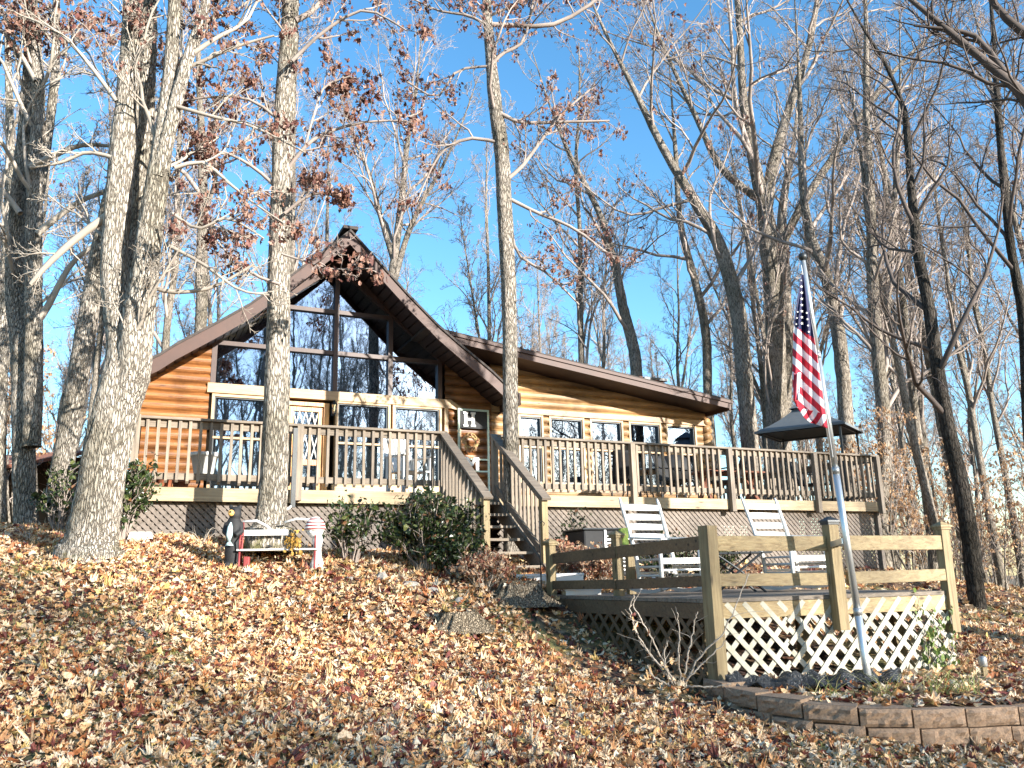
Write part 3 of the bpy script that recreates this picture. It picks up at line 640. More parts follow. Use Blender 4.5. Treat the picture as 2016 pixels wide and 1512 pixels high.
# ------------------------------------------------------------ cabin (house frame: x = u along the front, y = n inward, z above deck floor)
WN = 3.6; UC = 3.37
RA, RZ = (0,.46,1.15,1.75,2.2,2.87,3.12,3.42), (5.18,4.72,4.04,3.50,3.16,2.68,2.47,2.28)
def rake(a): return float(np.interp(a, RA, RZ))
cabin = empty('log_cabin', D0, YAW); tag(cabin, 'log cabin with tall gable window wall and low wing beyond a raised deck', 'cabin')
def roofz(u):          # underside of the gable rake at the wall
    return rake(abs(u-UC))-.11
def wingz(u): return 3.18 - .134*(u-5.56)
def walltop(u): return max(roofz(u), wingz(u) if u > 5.0 else -9) if u <= 6.62 else wingz(u)
CH = .172
def logwall(mb, ext, openings, z0, z1, n0=WN, sub=6, jit=0):
    """ext(z) -> list of (ua, ub); openings: (ua, ub, za, zb)"""
    nc = int(math.ceil((z1-z0)/CH))
    for c in range(nc):
        for s in range(sub):
            za, zb = z0+CH*(c+s/sub), z0+CH*(c+(s+1)/sub)
            if za >= z1: break
            f = lambda q: n0 - .068*math.sin(math.pi*(.02+.96*q))**.55
            na, nb_ = f(s/sub), f((s+1)/sub)
            iv = list(ext((za+zb)/2))
            for oa, ob, oza, ozb in openings:
                if oza < (za+zb)/2 < ozb:
                    nv = []
                    for a, b in iv:
                        if ob <= a or oa >= b: nv.append((a, b)); continue
                        if oa > a: nv.append((a, oa))
                        if ob < b: nv.append((ob, b))
                    iv = nv
            for a, b in iv:
                if b-a < .02: continue
                mb.add([(a, na, za), (b, na, za), (b, nb_, zb), (a, nb_, zb)], [(0, 1, 2, 3)])
    return mb
def ext_left(z):
    if z < 2.15: return [(.02, 1.12)]
    for u in np.arange(.02, 1.13, .02):
        if roofz(u) > z: return [(float(u), 1.12)]
    return []
mb = logwall(MB(), ext_left, [], -.02, 3.3); mb.build('wall', M_['log'], cabin, True)
def ext_right(z):
    b = 6.62
    top = [u for u in np.arange(5.6, 6.63, .02) if roofz(u)+.02 > z or z < 2.3]
    return [(5.6, 6.62)] if (z < wingz(6.6)) else ([(5.6, float(top[-1]))] if top else [])
mb = logwall(MB(), ext_right, [], -.02, 3.1); mb.build('wall', M_['log'], cabin, True)
WW = [(7.27,7.77),(8.0,8.77),(9.0,9.76),(10.0,10.78),(11.0,11.76)]
def ext_wing(z):
    b = 12.13 if z < wingz(12.13) else 5.56+(3.33-z)/.134
    return [(6.62, min(12.13, b))] if b > 6.65 else []
mb = logwall(MB(), ext_wing, [(a-.03, b+.03, .55, 2.06) for a, b in WW], -.02, 3.1); mb.build('wall', M_['logpale'], cabin, True)
# log ends at the right corner, side and back walls
mb = MB()
for c in range(13): mb.tube([(12.10, WN-.13, CH*(c+.5)), (12.10, WN+.5, CH*(c+.5))], CH*.48, 12)
for c in range(13): mb.tube([(12.0, WN+.03, CH*(c+.5)-.02), (12.28, WN+.03, CH*(c+.5)-.02)], CH*.42, 12)
mb.build('log_corner', M_['logpale'], cabin, True)
mb = MB(); mb.box(.06, .16, WN+.02, 9.9, -.2, 2.28).box(12.0, 12.1, WN+.02, 9.9, -.2, 2.2).box(.06, 12.1, 9.8, 9.9, -.2, 2.2)
mb.prism([(.06, 9.8, 2.2), (6.6, 9.8, 2.2), (UC, 9.8, 4.9)], (0, .1, 0)); mb.prism([(5.2, 9.8, 2.2), (12.1, 9.8, 2.2), (5.2, 9.8, 3.1)], (0, .09, 0))
mb.build('back_wall', M_['log'], cabin)
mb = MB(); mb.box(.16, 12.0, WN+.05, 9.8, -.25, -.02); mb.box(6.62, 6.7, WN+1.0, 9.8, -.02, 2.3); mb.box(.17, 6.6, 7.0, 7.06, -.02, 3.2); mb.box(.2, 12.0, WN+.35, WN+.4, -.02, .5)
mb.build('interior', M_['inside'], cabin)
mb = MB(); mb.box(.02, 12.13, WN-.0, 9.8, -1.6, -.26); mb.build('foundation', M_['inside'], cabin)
# roofs
def roof_profile(side):
    out = []
    for a in RA: out.append((UC+side*a, rake(a)))
    return out
def nfront(u): return 2.6
for side, nm in ((-1, 'roof'), (1, 'roof')):
    pr = roof_profile(side); mb = MB()
    for (ua, za), (ub, zb) in zip(pr[:-1], pr[1:]):
        for z_up, z_lo, mi in ((.0, -.05, 0),):
            v = [(ua, nfront(ua)-.03, za+z_up), (ub, nfront(ub)-.03, zb+z_up), (ub, 10.2, zb+z_up), (ua, 10.2, za+z_up)]
            v += [(x, y, z-.05) for x, y, z in v]
            mb.add(v, [(0,1,2,3),(7,6,5,4),(0,4,5,1),(2,6,7,3),(1,5,6,2),(3,7,4,0)])
    mb.build(nm, M_['shingle'], cabin)
    # rake fascia: board along the sloped front edge, sagging with the profile
    mb = MB()
    for (ua, za), (ub, zb) in zip(pr[:-1], pr[1:]):
        na, nb_ = nfront(ua), nfront(ub)
        q = [(ua, na-.0, za-.05), (ub, nb_-.0, zb-.05), (ub, nb_-.0, zb-.30), (ua, na-.0, za-.30)]
        mb.prism(q, (0, .045, 0))
    mb.build('fascia', M_['brown'], cabin)
    # soffit planks run front to back
    mb = MB(); L = 3.30; k = 26
    for i in range(k):
        qa, qb = i/k+.003, (i+1)/k-.004
        f = lambda q: (UC+side*q*3.38, rake(q*3.38)-.16)
        (ua, za), (ub, zb) = f(qa), f(qb)
        mb.prism([(ua, nfront(ua)+.05, za), (ub, nfront(ub)+.05, zb), (ub, WN+.4, zb), (ua, WN+.4, za)], (0, 0, .03))
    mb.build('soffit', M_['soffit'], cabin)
    mb = MB(); (ua, za), (ub, zb) = pr[0], pr[-1]                       # eave board
    mb.box(min(ub, ub+side*.04), max(ub, ub+side*.04), nfront(ub)-.04, 10.2, zb-.26, zb-.02); mb.build('fascia', M_['brown'], cabin)
mb = MB(); mb.beam((UC, 2.56, 5.21), (UC, 10.2, 5.21), .28, .06); mb.build('ridge_cap', M_['shingle'], cabin)
# wing roof
def wz(u): return 3.40 - .134*(u-5.56)
mb = MB(); mb.prism([(4.9, 2.66, wz(4.9)), (12.14, 2.66, wz(12.14)), (12.14, 2.66, wz(12.14)-.06), (4.9, 2.66, wz(4.9)-.06)], (0, 7.5, 0)); mb.build('roof', M_['shingle'], cabin)
mb = MB(); mb.prism([(5.4, 2.68, wz(5.4)-.06), (12.12, 2.68, wz(12.12)-.06), (12.12, 2.68, wz(12.12)-.21), (5.4, 2.68, wz(5.4)-.21)], (0, .045, 0)); 
mb.prism([(5.4, 2.65, wz(5.4)-.03), (12.2, 2.65, wz(12.2)-.03), (12.2, 2.65, wz(12.2)-.09), (5.4, 2.65, wz(5.4)-.09)], (0, .03, 0)); mb.box(12.1, 12.15, 2.67, 10.1, wz(12.12)-.25, wz(12.12)-.05)
mb.build('fascia', M_['brown'], cabin)
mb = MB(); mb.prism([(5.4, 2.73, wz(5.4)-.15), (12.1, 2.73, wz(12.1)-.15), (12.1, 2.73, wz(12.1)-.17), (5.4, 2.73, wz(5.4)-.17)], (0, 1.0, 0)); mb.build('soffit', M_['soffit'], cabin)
mb = MB(); mb.box(10.85, 11.3, 4.05, 4.45, 2.55, 3.17).box(10.74, 11.4, 3.95, 4.55, 3.17, 3.23); mb.build('roof_vent', M_['dgrey'], cabin)
mb = MB(); mb.tube([(9.75, 5, 2.7), (9.75, 5, 3.4)], .05, 10); mb.build('vent_pipe', M_['dgrey'], cabin, True)
# leaves lying on the wing roof
c = []
for i in range(420):
    u = RNG.uniform(6.6, 12); n = 2.68+abs(RNG.normal(0, .5)); c.append((u, n, wz(u)+.02))
v, f = leaves(np.array(c), .085, .35); lr = np_mesh('roof_leaves', v, f, M_['oakleaf'], smooth=False, loc=D0); lr.rotation_euler = (0, 0, YAW); tag(lr, kind='stuff')

# window wall
def glasstop(u): return 4.78 - .80*abs(u-UC) 
def pane(mb, a, b, za, zb, n=WN+.03):
    if zb is None:       # sloping head
        pts = [(a, n, za), (b, n, za), (b, n, glasstop(b))] + ([(UC, n, glasstop(UC))] if a < UC < b else []) + [(a, n, glasstop(a))]
        pts = [p for p in pts if p[2] >= za-1e-4]
    else: pts = [(a, n, za), (b, n, za), (b, n, zb), (a, n, zb)]
    return mb.prism(pts, (0, .008, 0))
UJ = [1.17, 2.30, 3.37, 4.46, 5.50]; HW = .045
ups = []
for a, b in zip(UJ[:-1], UJ[1:]):
    a, b = a+HW, b-HW
    ups.append((a, b, 2.26, 2.97))
    if a > 2 and b < 4.5: ups.append((a, b, 3.05, 3.80)); ups.append((a, b, 3.88, None))
    else: ups.append((a, b, 3.05, None))
for a, b, za, zb in ups:
    mb = MB()
    if zb is None:
        # shrink in u where the slope falls under the sill
        while glasstop(a) < za+.03 and a < b: a += .02
        while glasstop(b) < za+.03 and b > a: b -= .02
        if b-a < .1: continue
    mb2 = pane(MB(), a, b, za, zb)
    mb2.build('window_pane', M_['glass'], cabin)
mb = MB()
for u in UJ: mb = MB(); mb.box(u-HW, u+HW, WN-.05, WN+.07, 2.24, max(glasstop(u)+.12, 3.05)).build('mullion', M_['darkbrown'], cabin)
pass
mb = MB(); mb.box(UJ[0]-HW, UJ[-1]+HW, WN-.04, WN+.06, 2.97, 3.05); mb.build('transom', M_['darkbrown'], cabin)
mb = MB(); mb.box(2.26, 4.50, WN-.04, WN+.06, 3.80, 3.88); mb.build('transom', M_['darkbrown'], cabin)
for s in (-1, 1):
    uo = UC+s*2.25
    mb = MB(); mb.prism([(UC, WN-.06, glasstop(UC)-.03), (uo, WN-.06, glasstop(uo)-.03), (uo, WN-.06, glasstop(uo)+.24), (UC, WN-.06, glasstop(UC)+.24)], (0, .14, 0)); mb.build('rafter_board', M_['brown'], cabin)
mb = MB(); mb.box(1.08, 5.72, WN-.09, WN+.05, 2.06, 2.24); mb.prism([(5.72, WN-.088, 2.24), (5.72, WN-.088, 2.06), (6.0, WN-.088, 2.0), (6.0, WN-.088, 2.06)], (0, .1, 0)); mb.build('header_beam', M_['trim'], cabin, bevel=.006)
# lower windows, each frame with its pane
def window(a, b, za, zb, fw_=.05, fm='trim', split=None, shade=None):
    mb = MB(); n0, n1 = WN-.07, WN+.06
    mb.box(a-fw_, a, n0, n1, za-fw_, zb+fw_).box(b, b+fw_, n0, n1, za-fw_, zb+fw_).box(a, b, n0+.002, n1, za-fw_, za).box(a, b, n0+.002, n1, zb, zb+fw_)
    if split: mb.box(a, b, n0+.02, n1-.01, split-.02, split+.02)
    o = mb.build('window', M_[fm], cabin, bevel=.004)
    mb = MB(); k = .022; mb.box(a+.001, a+k, n0+.03, n1, za+.001, zb-.001).box(b-k, b-.001, n0+.03, n1, za+.001, zb-.001).box(a+k, b-k, n0+.03, n1, zb-k, zb-.001).box(a+k, b-k, n0+.03, n1, za+.001, za+k)
    mb.build('sash', M_['dgrey'], o)
    pane(MB(), a+.003, b-.003, za+.003, zb-.003).build('pane', M_['glass'], o)
    if shade:
        mb = MB(); k = 24; vs = []
        for i in range(k+1):
            u = a+.02+(b-a-.04)*i/k; vs += [(u, WN+.13+.012*math.sin(i*1.9), za+.0), (u, WN+.13+.012*math.sin(i*1.9), shade)]
        mb.add(vs, [(2*i, 2*i+2, 2*i+3, 2*i+1) for i in range(k)]); mb.build('shade', M_['curtain'], o, True)
    return o
window(1.22, 2.28, .18, 2.0, split=1.26, shade=1.24)
window(3.44, 4.42, .52, 2.02, split=1.26, shade=1.24)
window(4.56, 5.48, .52, 2.02, split=1.26, shade=1.24)
for a, b in WW: window(a, b, .62, 2.0, .045, split=1.36, shade=1.34)
mb = MB(); mb.box(3.36, 5.58, WN-.06, WN+.03, -.02, .47); mb.box(2.33, 2.44, WN-.06, WN+.03, .14, 2.06)
mb.box(1.12, 2.33, WN-.055, WN+.03, -.02, .13); mb.build('wall_panel', M_['trim'], cabin)
mb = MB(); mb.box(6.62, 12.1, WN-.10, WN-.05, 2.05, 2.17); mb.box(6.62, 12.1, WN-.09, WN-.04, .42, .52); mb.build('window_trim', M_['logpale'], cabin)
mb = MB(); mb.box(5.58, 5.66, WN-.09, WN+.02, -.02, 2.06); mb.box(5.88, 5.93, WN-.10, WN-.05, -.02, 2.0); mb.build('corner_board', M_['trim'], cabin)
# door with leaded screen
dr = empty('door', (0, 0, 0)); dr.parent = cabin
mb = MB(); mb.box(2.45, 2.53, WN-.07, WN+.05, -.02, 2.0).box(3.17, 3.27, WN-.07, WN+.05, -.02, 2.0).box(2.53, 3.17, WN-.07, WN+.05, 1.93, 2.0); mb.build('door_frame', M_['orange'], dr)
mb = MB(); mb.box(2.54, 2.62, WN-.03, WN+.01, 0, 1.91).box(3.08, 3.16, WN-.03, WN+.01, 0, 1.91).box(2.62, 3.08, WN-.03, WN+.01, 1.83, 1.91).box(2.62, 3.08, WN-.03, WN+.01, .82, .92).box(2.62, 3.08, WN-.03, WN+.01, 0, .12)
mb.build('screen_door', M_['orange'], dr)
mb = MB()
for i in range(4):
    for s in (0, 1):
        for j in range(2):
            ua = 2.62+.115*(i if s == 0 else i+1); ub = 2.62+.115*(i+1 if s == 0 else i)
            mb.beam((ua, WN-.0+.006*s, .92+.455*j+(.0)), (ub, WN+.006*s, .92+.455*(j+1)), .018, .006, side=(0,1,0) if False else (1,0,0))
mb.build('lattice_bars', M_['white'], dr)
pane(MB(), 2.62, 3.08, .92, 1.83, WN+.02).build('pane', M_['glass'], dr); pane(MB(), 2.62, 3.08, .12, .82, WN+.02).build('pane', M_['glass'], dr)
mb = MB(); mb.tube([(2.66, WN-.03, 1.0), (2.66, WN-.08, 1.0)], .012).ball((2.66, WN-.09, 1.0), .025, 8); mb.build('handle', M_['dgrey'], dr, True)

# ------------------------------------------------------------ deck
deck = empty('wooden_deck', D0, YAW); tag(deck, 'long raised wooden deck with railing, stairs and lattice skirt along the cabin', 'deck')
mb = MB()
n = .0
while n < 3.5: mb.box(0, 13.4, n+.004, n+.136, -.035, 0); n += .14
while n < 5.6: mb.box(12.2, 13.4, n+.004, n+.136, -.035, 0); n += .14
mb.build('floor', M_['deck'], deck)
mb = MB(); mb.box(-.05, 4.24, -.035, 0, -.185, -.005); mb.box(5.16, 13.4, -.035, 0, -.185, -.005); mb.box(4.24, 5.16, .0, .035, -.185, -.037)
mb.box(-.05, -.012, 0.002, 3.55, -.185, -.005); mb.box(13.4, 13.436, -.035, 5.6, -.185, -.005); mb.build('edge_board', M_['fascia'], deck)
mb = MB()
for u in np.arange(.5, 13.4, 2.1):
    for nn in (.35, 2.8): mb.box(u, u+.1, nn, nn+.1, -1.75, -.19)
for nn in (.3, 1.6, 2.9): mb.box(.05, 13.3, nn, nn+.04, -.19, -.04)
mb.build('underframe', M_['deck'], deck)
# dark back of the crawl space is the cabin foundation; lattice skirt
def lattice(mb, a, b, zt, zbf, pitch, wd, n, sgn, th=.008, ang=1.0):
    """strips of slope sgn*ang clipped between u a..b and z zbf(u)..zt"""
    dz = zt-min(zbf(a), zbf(b)); run = dz/ang; s = a-run-pitch
    while s < b+run+pitch:
        # line: u = s + t, z = zt - ang*t (sgn>0) or zt - ... mirrored
        best = []
        for t in np.linspace(0, run, 25):
            u = s+t if sgn > 0 else s-t+run*0; z = zt-ang*t
            if a <= u <= b and z >= zbf(u): best.append((u, z))
        if len(best) > 1:
            mb.beam((best[0][0], n, best[0][1]), (best[-1][0], n, best[-1][1]), th, wd, side=(0, 1, 0))
        s += pitch
gb = lambda u: G(*(H(u, .05)[:2])) - D0[2] - .03
for a, b in ((0, 4.2), (5.2, 13.35)):
    zb_ = [gb(x) for x in np.linspace(a, b, 12)]
    zf = lambda u, a=a, b=b, q=zb_: float(np.interp(u, np.linspace(a, b, 12), q))
    mb = MB(); lattice(mb, a, b, -.19, zf, .098, .052, .10, 1); lattice(mb, a, b, -.19, zf, .098, .034, .112, -1); mb.build('lattice_skirt', M_['latt'], deck)
mb = MB(); mb.box(-.03, .03, .02, .1, -.9, -.19).box(13.3, 13.38, .02, .1, -1.5, -.19).box(-.02, .0, .1, 3.5, -.9, -.19); mb.build('skirt_post', M_['latt'], deck)
# railing
rail = empty('railing', (0, 0, 0)); rail.parent = deck
def railrun(a, b, posts, pitch, endpost=True):
    mb = MB(); mb.box(a-.05, b+.05, -.075, .065, .89, .925); mb.build('cap_rail', M_['deck'], rail, bevel=.004)
    mb = MB(); mb.box(a, b, -.002, .036, .79, .888); mb.box(a, b, -.002, .036, .10, .185); mb.build('side_rail', M_['deck'], rail)
    k = int((b-a)/pitch)
    for i in range(1, k):
        u = a+(b-a)*i/k
        if any(abs(u-p) < .07 for p in posts): continue
        j = RNG.normal(0, .003); z0 = .055+RNG.normal(0, .006); s = .019
        mb = MB(); mb.add([(u-s, -.04, z0+.03), (u+s, -.04, z0+.03), (u+s, -.003, z0), (u-s, -.003, z0), (u-s+j, -.04, .885), (u+s+j, -.04, .885), (u+s+j, -.003, .885), (u-s+j, -.003, .885)],
               [(3,2,1,0),(4,5,6,7),(0,1,5,4),(1,2,6,5),(2,3,7,6),(3,0,4,7)])
        mb.build('baluster', M_['deckz'], rail)
railrun(0, 4.22, (0, 2.1, 4.22), .128); railrun(5.2, 13.38, (5.2, 7.62, 9.68, 11.7, 13.38), .132)
for u in (0, 2.1): MB().box(u-.045, u+.045, -.125, -.042, -.16, .93 if u == 0 else .885).build('post', M_['deckz'], rail, bevel=.004)
for u in (7.62, 9.68, 11.7, 13.34): MB().box(u-.045, u+.045, -.125, -.037, -.23, .888).build('post', M_['deckz'], rail, bevel=.004)
# right end and left end returns
for u, nmax in ((13.38, 5.5), (-.01, 3.4)):
    MB().box(u-.07, u+.07, .066, nmax, .89, .925).build('cap_rail', M_['deck'], rail)
    MB().box(u-.018, u+.018, .06, nmax, .10, .185).box(u-.018, u+.018, .06, nmax, .79, .888).build('side_rail', M_['deck'], rail)
    mb = MB(); nn = .2
    while nn < nmax: mb.box(u+.02, u+.055, nn, nn+.036, .06, .888); nn += .14
    mb.build('balusters', M_['deckz'], rail)
# stairs
st = empty('stairs', (0, 0, 0)); st.parent = deck
RUN, DROP, NS = 1.62, 1.14, 6
ua, ub = 4.30, 5.10
for k in range(NS):
    z = -DROP*(k+1)/NS; nn = -RUN*(k)/NS-.02
    MB().box(ua+.04, ub-.04, nn-.30, nn, z-.0, z+.035).build('tread', M_['deck'], st)
for u in (ua, ub):
    mb = MB(); mb.prism([(u-.02, -.02, -.02), (u-.02, -.02, -.30), (u-.02, -RUN-.05, -DROP-.22), (u-.02, -RUN-.14, -DROP-.02), (u-.02, -RUN-.10, -DROP+.02)], (.04, 0, 0)); mb.build('stringer', M_['deck'], st)
slope = 1.03/1.55
for u in (ua-.03, ub+.03):
    f = lambda nn, u=u: .90+slope*nn
    MB().beam((u, .03, f(.03)+.012), (u, -1.72, f(-1.72)+.012), .14, .038, side=(1,0,0)).build('handrail', M_['deck'], st, bevel=.004)
    MB().beam((u, .0, f(0)-.06), (u, -1.6, f(-1.6)-.06), .036, .09, side=(1,0,0)).beam((u, .0, f(0)-.80), (u, -1.55, f(-1.55)-.80), .036, .09, side=(1,0,0)).build('side_rail', M_['deck'], st)
    MB().box(u-.045, u+.045, -1.66, -1.57, -1.28, f(-1.61)-.02).build('newel_post', M_['treated'], st, bevel=.004)
    MB().box(u-.045, u+.045, -.03, .06, -.1, f(.02)-.02).build('newel_post', M_['deckz'], st, bevel=.004)
    o = -.022 if u < 4.5 else .022
    for i in range(1, 12):
        nn = -1.57*i/12
        mb = MB(); mb.box(u+o*1.9-.018, u+o*1.9+.018, nn-.018, nn+.018, f(nn)-.86, f(nn)-.03); mb.build('baluster', M_['deckz'], st)

# ------------------------------------------------------------ things on and around the deck
def on_deck(name, u, n, z=0, rz=0): return empty(name, H(u, n, z), YAW+rz)
# porch lantern
t = empty('wall_lantern', H(3.34, WN-.075, 1.88), YAW); tag(t, 'black carriage lantern on the trim right of the door', 'lantern')
MB().box(-.04, .04, 0, .02, -.12, .12).tube([(0, 0, .02), (0, -.09, .10), (0, -.10, .06)], .008).build('bracket', M_['black'], t)
MB().lathe([(.005,.17),(.02,.14),(.06,.09),(.065,.08),(.0,.081)], (0,-.1,0), 6).lathe([(.0,-.14),(.02,-.13),(.03,-.10),(.034,-.095),(.0,-.094)], (0,-.1,0), 6).build('lamp_cap', M_['black'], t)
MB().lathe([(.030,-.094),(.048,.079)], (0,-.1,0), 6).build('glass_body', M_['glass'], t)
mb = MB()
for k in range(6): a = k*math.pi/3; mb.beam((.032*math.cos(a), -.1+.032*math.sin(a), -.094), (.05*math.cos(a), -.1+.05*math.sin(a), .08), .006, .006)
mb.build('lamp_bars', M_['black'], t)
# H O M E ladder
t = empty('ladder_sign', H(6.18, WN-.16, 0), YAW); tag(t, 'faded mint ladder sign with white letters leaning on the log wall', 'sign')
mb = MB(); mb.box(-.34, -.30, 0, .03, .0, 2.06).box(.30, .34, 0, .03, .0, 2.06).box(-.30, .30, 0, .03, 2.02, 2.06)
for z in (.35, .78, 1.02): mb.box(-.30, .30, .002, .028, z, z+.03)
mb.build('ladder_frame', M_['mint'], t)
MB().box(-.30, .30, .004, .022, 1.66, 2.02).build('dark_board', M_['black'], t)
def letterH(mb, cx, z, w_, h, n0=-.02, n1=0):
    s = w_*.24
    mb.box(cx-w_/2+.02, cx-w_/2+.02+s, n0, n1, z, z+h).box(cx+w_/2-.02-s, cx+w_/2-.02, n0, n1, z, z+h).box(cx-w_/2+.02+s, cx+w_/2-.02-s, n0+.001, n1, z+h*.41, z+h*.58)
    for x in (cx-w_/2, cx+w_/2-s-.04): mb.box(x, x+s+.04, n0-.003, n1, z, z+h*.13).box(x, x+s+.04, n0-.003, n1, z+h*.87, z+h)
mb = MB(); letterH(mb, -.10, 1.69, .27, .30); mb.build('letter', M_['white'], t)
mb = MB(); z = .80; mb.box(-.24, -.17, -.02, 0, z, z+.27).box(.03, .10, -.02, 0, z, z+.27).prism([(-.20, -.021, z+.27), (-.13, -.021, z+.27), (-.035, -.021, z+.1), (-.105, -.021, z+.1)], (0,.02,0)).prism([(.06, -.022, z+.27), (-.01, -.022, z+.27), (-.105, -.022, z+.1), (-.035, -.022, z+.1)], (0,.02,0)); mb.build('letter', M_['white'], t)
mb = MB(); z = .42; mb.box(-.2, -.13, -.02, 0, z, z+.27)
for q in (0, .105, .21): mb.box(-.13, .03, -.021, 0, z+q, z+q+.05)
mb.build('letter', M_['white'], t)
# wreath
wr = empty('wreath', H(6.07, WN-.23, 1.36), YAW); tag(wr, 'dried vine wreath hung below the white H', 'wreath')
mb = MB()
for k in range(26):
    a0 = RNG.uniform(0, 6.28); R = RNG.uniform(.10, .17); z_ = RNG.uniform(-.03, .03); e = RNG.uniform(.85, 1.15)
    mb.tube([(R*math.cos(a0+q)*e, z_+.02*math.sin(3*q+k), R*math.sin(a0+q)/e) for q in np.linspace(0, RNG.uniform(2.5, 6), 14)], .006, 4)
mb.build('vines', M_['straw'], wr)
a = RNG.uniform(0, 6.28, 130); R = RNG.uniform(.09, .2, 130); v, f = leaves(np.c_[R*np.cos(a), RNG.normal(-.02, .02, 130), R*np.sin(a)], .05, 1.2); np_mesh('leaves', v, f, M_['dryleaf'], wr, smooth=False)
# flower pots at the left rail
def pot(name, u, n, r, h, mat, label, z=0, group=None):
    o = on_deck(name, u, n, z); tag(o, label, 'flower pot', group)
    MB().lathe([(r*.62,0),(r*.66,.01),(r*.9,h*.82),(r,h*.82),(r*1.04,h*.86),(r*1.04,h),(r*.9,h),(r*.86,h*.88),(0,h*.86)], (0,0,0), 24).build('pot', mat, o, True)
    MB().lathe([(0,h*.87),(r*.84,h*.885)], (0,0,0), 16).build('soil', M_['shingle'], o); return o
pot('flower_pot', .16, .40, .15, .24, M_['terra'], 'wide terracotta pot in the left corner of the railing', .0)
pot('flower_pot', .40, .55, .13, .20, M_['terra'], 'smaller terracotta pot right of the wide one behind the railing')
pot('flower_pot', .63, .95, .12, .19, M_['terra'], 'small terracotta pot beside the stand of the white planter')
t = on_deck('planter_stand', .90, .55); tag(t, 'thin black metal stand under the white planter', 'plant stand')
mb = MB()
for k in range(3): a = k*2.1; mb.tube([(.16*math.cos(a), .16*math.sin(a), 0), (.09*math.cos(a), .09*math.sin(a), .12), (.13*math.cos(a), .13*math.sin(a), .235)], .008, 6)
mb.lathe([(.12,.225),(.14,.225),(.14,.238),(.12,.238)], (0,0,0), 20); mb.build('legs', M_['black'], t)
pot('white_planter', .90, .55, .20, .30, M_['white'], 'big white planter on a stand behind the left railing', .24)
# small white adirondack style chair by the stair head
def slat_chair(o):
    MB().box(-.25, .25, -.22, .22, .36, .385).build('seat', M_['white'], o, bevel=.004)
    for i in range(5): x = -.2+.1*i; MB().beam((x, .20, .36), (x*1.12, .40, .98+.03*(2-abs(i-2))), .085, .016, side=(1,0,0)).build('back_slat', M_['white'], o)
    for x in (-.26, .26):
        MB().box(x-.025, x+.025, -.22, -.17, 0, .60).build('leg', M_['white'], o); MB().box(x-.025, x+.025, .17, .22, 0, .60).build('leg', M_['white'], o)
        MB().box(x-.05, x+.05, -.27, .26, .60, .62).build('armrest', M_['white'], o)
t = on_deck('white_chair', 3.93, .62, 0, .35); tag(t, 'small white slatted chair on the deck left of the stairs', 'chair'); slat_chair(t)
# dark patio furniture behind the right railing
def patio_chair(u, n, rz, label):
    o = on_deck('patio_chair', u, n, 0, rz); tag(o, label, 'patio chair', 'dark patio chairs behind the right railing')
    MB().box(-.25, .25, -.25, .25, .40, .43).build('seat', M_['black'], o, bevel=.01)
    mb = MB(); vs = []
    for i in range(9):
        for j in range(6): t_ = i/8; s_ = j/5-.5; vs.append((s_*.5*(1-.15*t_), .25+.18*t_+.05*math.sin(math.pi*j/5), .43+.52*t_))
    mb.add(vs, [(i*6+j, i*6+j+1, (i+1)*6+j+1, (i+1)*6+j) for i in range(8) for j in range(5)])
    b = mb.build('backrest', M_['black'], o, True); s = b.modifiers.new('s', 'SOLIDIFY'); s.thickness = .015
    for x in (-.26, .26):
        MB().tube([(x, -.24, 0), (x, -.24, .40), (x, -.20, .62), (x, .22, .66), (x, .33, .72)], .014, 8).build('arm_frame', M_['black'], o, True)
        MB().tube([(x, .24, 0), (x, .22, .42)], .014, 8).build('leg', M_['black'], o)
    return o
patio_chair(8.35, 1.3, 2.6, 'dark patio chair at the left of the group behind the railing')
patio_chair(9.35, 1.0, .4, 'dark patio chair with its back to the railing post')
patio_chair(10.3, .9, -2.4, 'dark patio chair near the second railing post from the corner')
patio_chair(12.6, .9, .3, 'dark patio chair below the grey canopy')
t = on_deck('patio_table', 9.0, 1.9); tag(t, 'low dark round table among the patio chairs', 'table')
MB().lathe([(.0,.66),(.5,.66),(.52,.68),(.5,.70),(0,.70)], (0,0,0), 28).build('table_top', M_['dgrey'], t)
for k in range(4): a = k*math.pi/2+.4; MB().tube([(.4*math.cos(a), .4*math.sin(a), 0), (.25*math.cos(a), .25*math.sin(a), .66)], .015, 8).build('leg', M_['dgrey'], t)
t = on_deck('fire_bowl', 9.75, 1.7); tag(t, 'round black covered grill kettle among the dark patio chairs', 'grill')
MB().lathe([(.05,.38),(.26,.48),(.36,.64),(.37,.70),(.35,.86),(.22,.99),(.0,1.03)], (0,0,0), 28).build('kettle', M_['black'], t, True)
for k in range(3): a = k*2.1; MB().tube([(.30*math.cos(a), .30*math.sin(a), 0), (.2*math.cos(a), .2*math.sin(a), .5)], .014, 8).build('leg', M_['grey'], t)
def rd_table(u, n, label, L=1.5):
    o = on_deck('deck_table', u, n); tag(o, label, 'table')
    for i in range(5): MB().box(-L/2, L/2, -.38+.155*i, -.24+.155*i, .71, .74).build('top_board', M_['redroof'], o)
    for x in (-L/2+.15, L/2-.15): MB().beam((x, -.34, 0), (x, .12, .71), .08, .04, side=(1,0,0)).beam((x+.085, .34, 0), (x+.085, -.12, .71), .08, .04, side=(1,0,0)).build('trestle', M_['redroof'], o)
rd_table(11.2, 1.9, 'reddish wooden table seen through the railing left of the canopy'); 
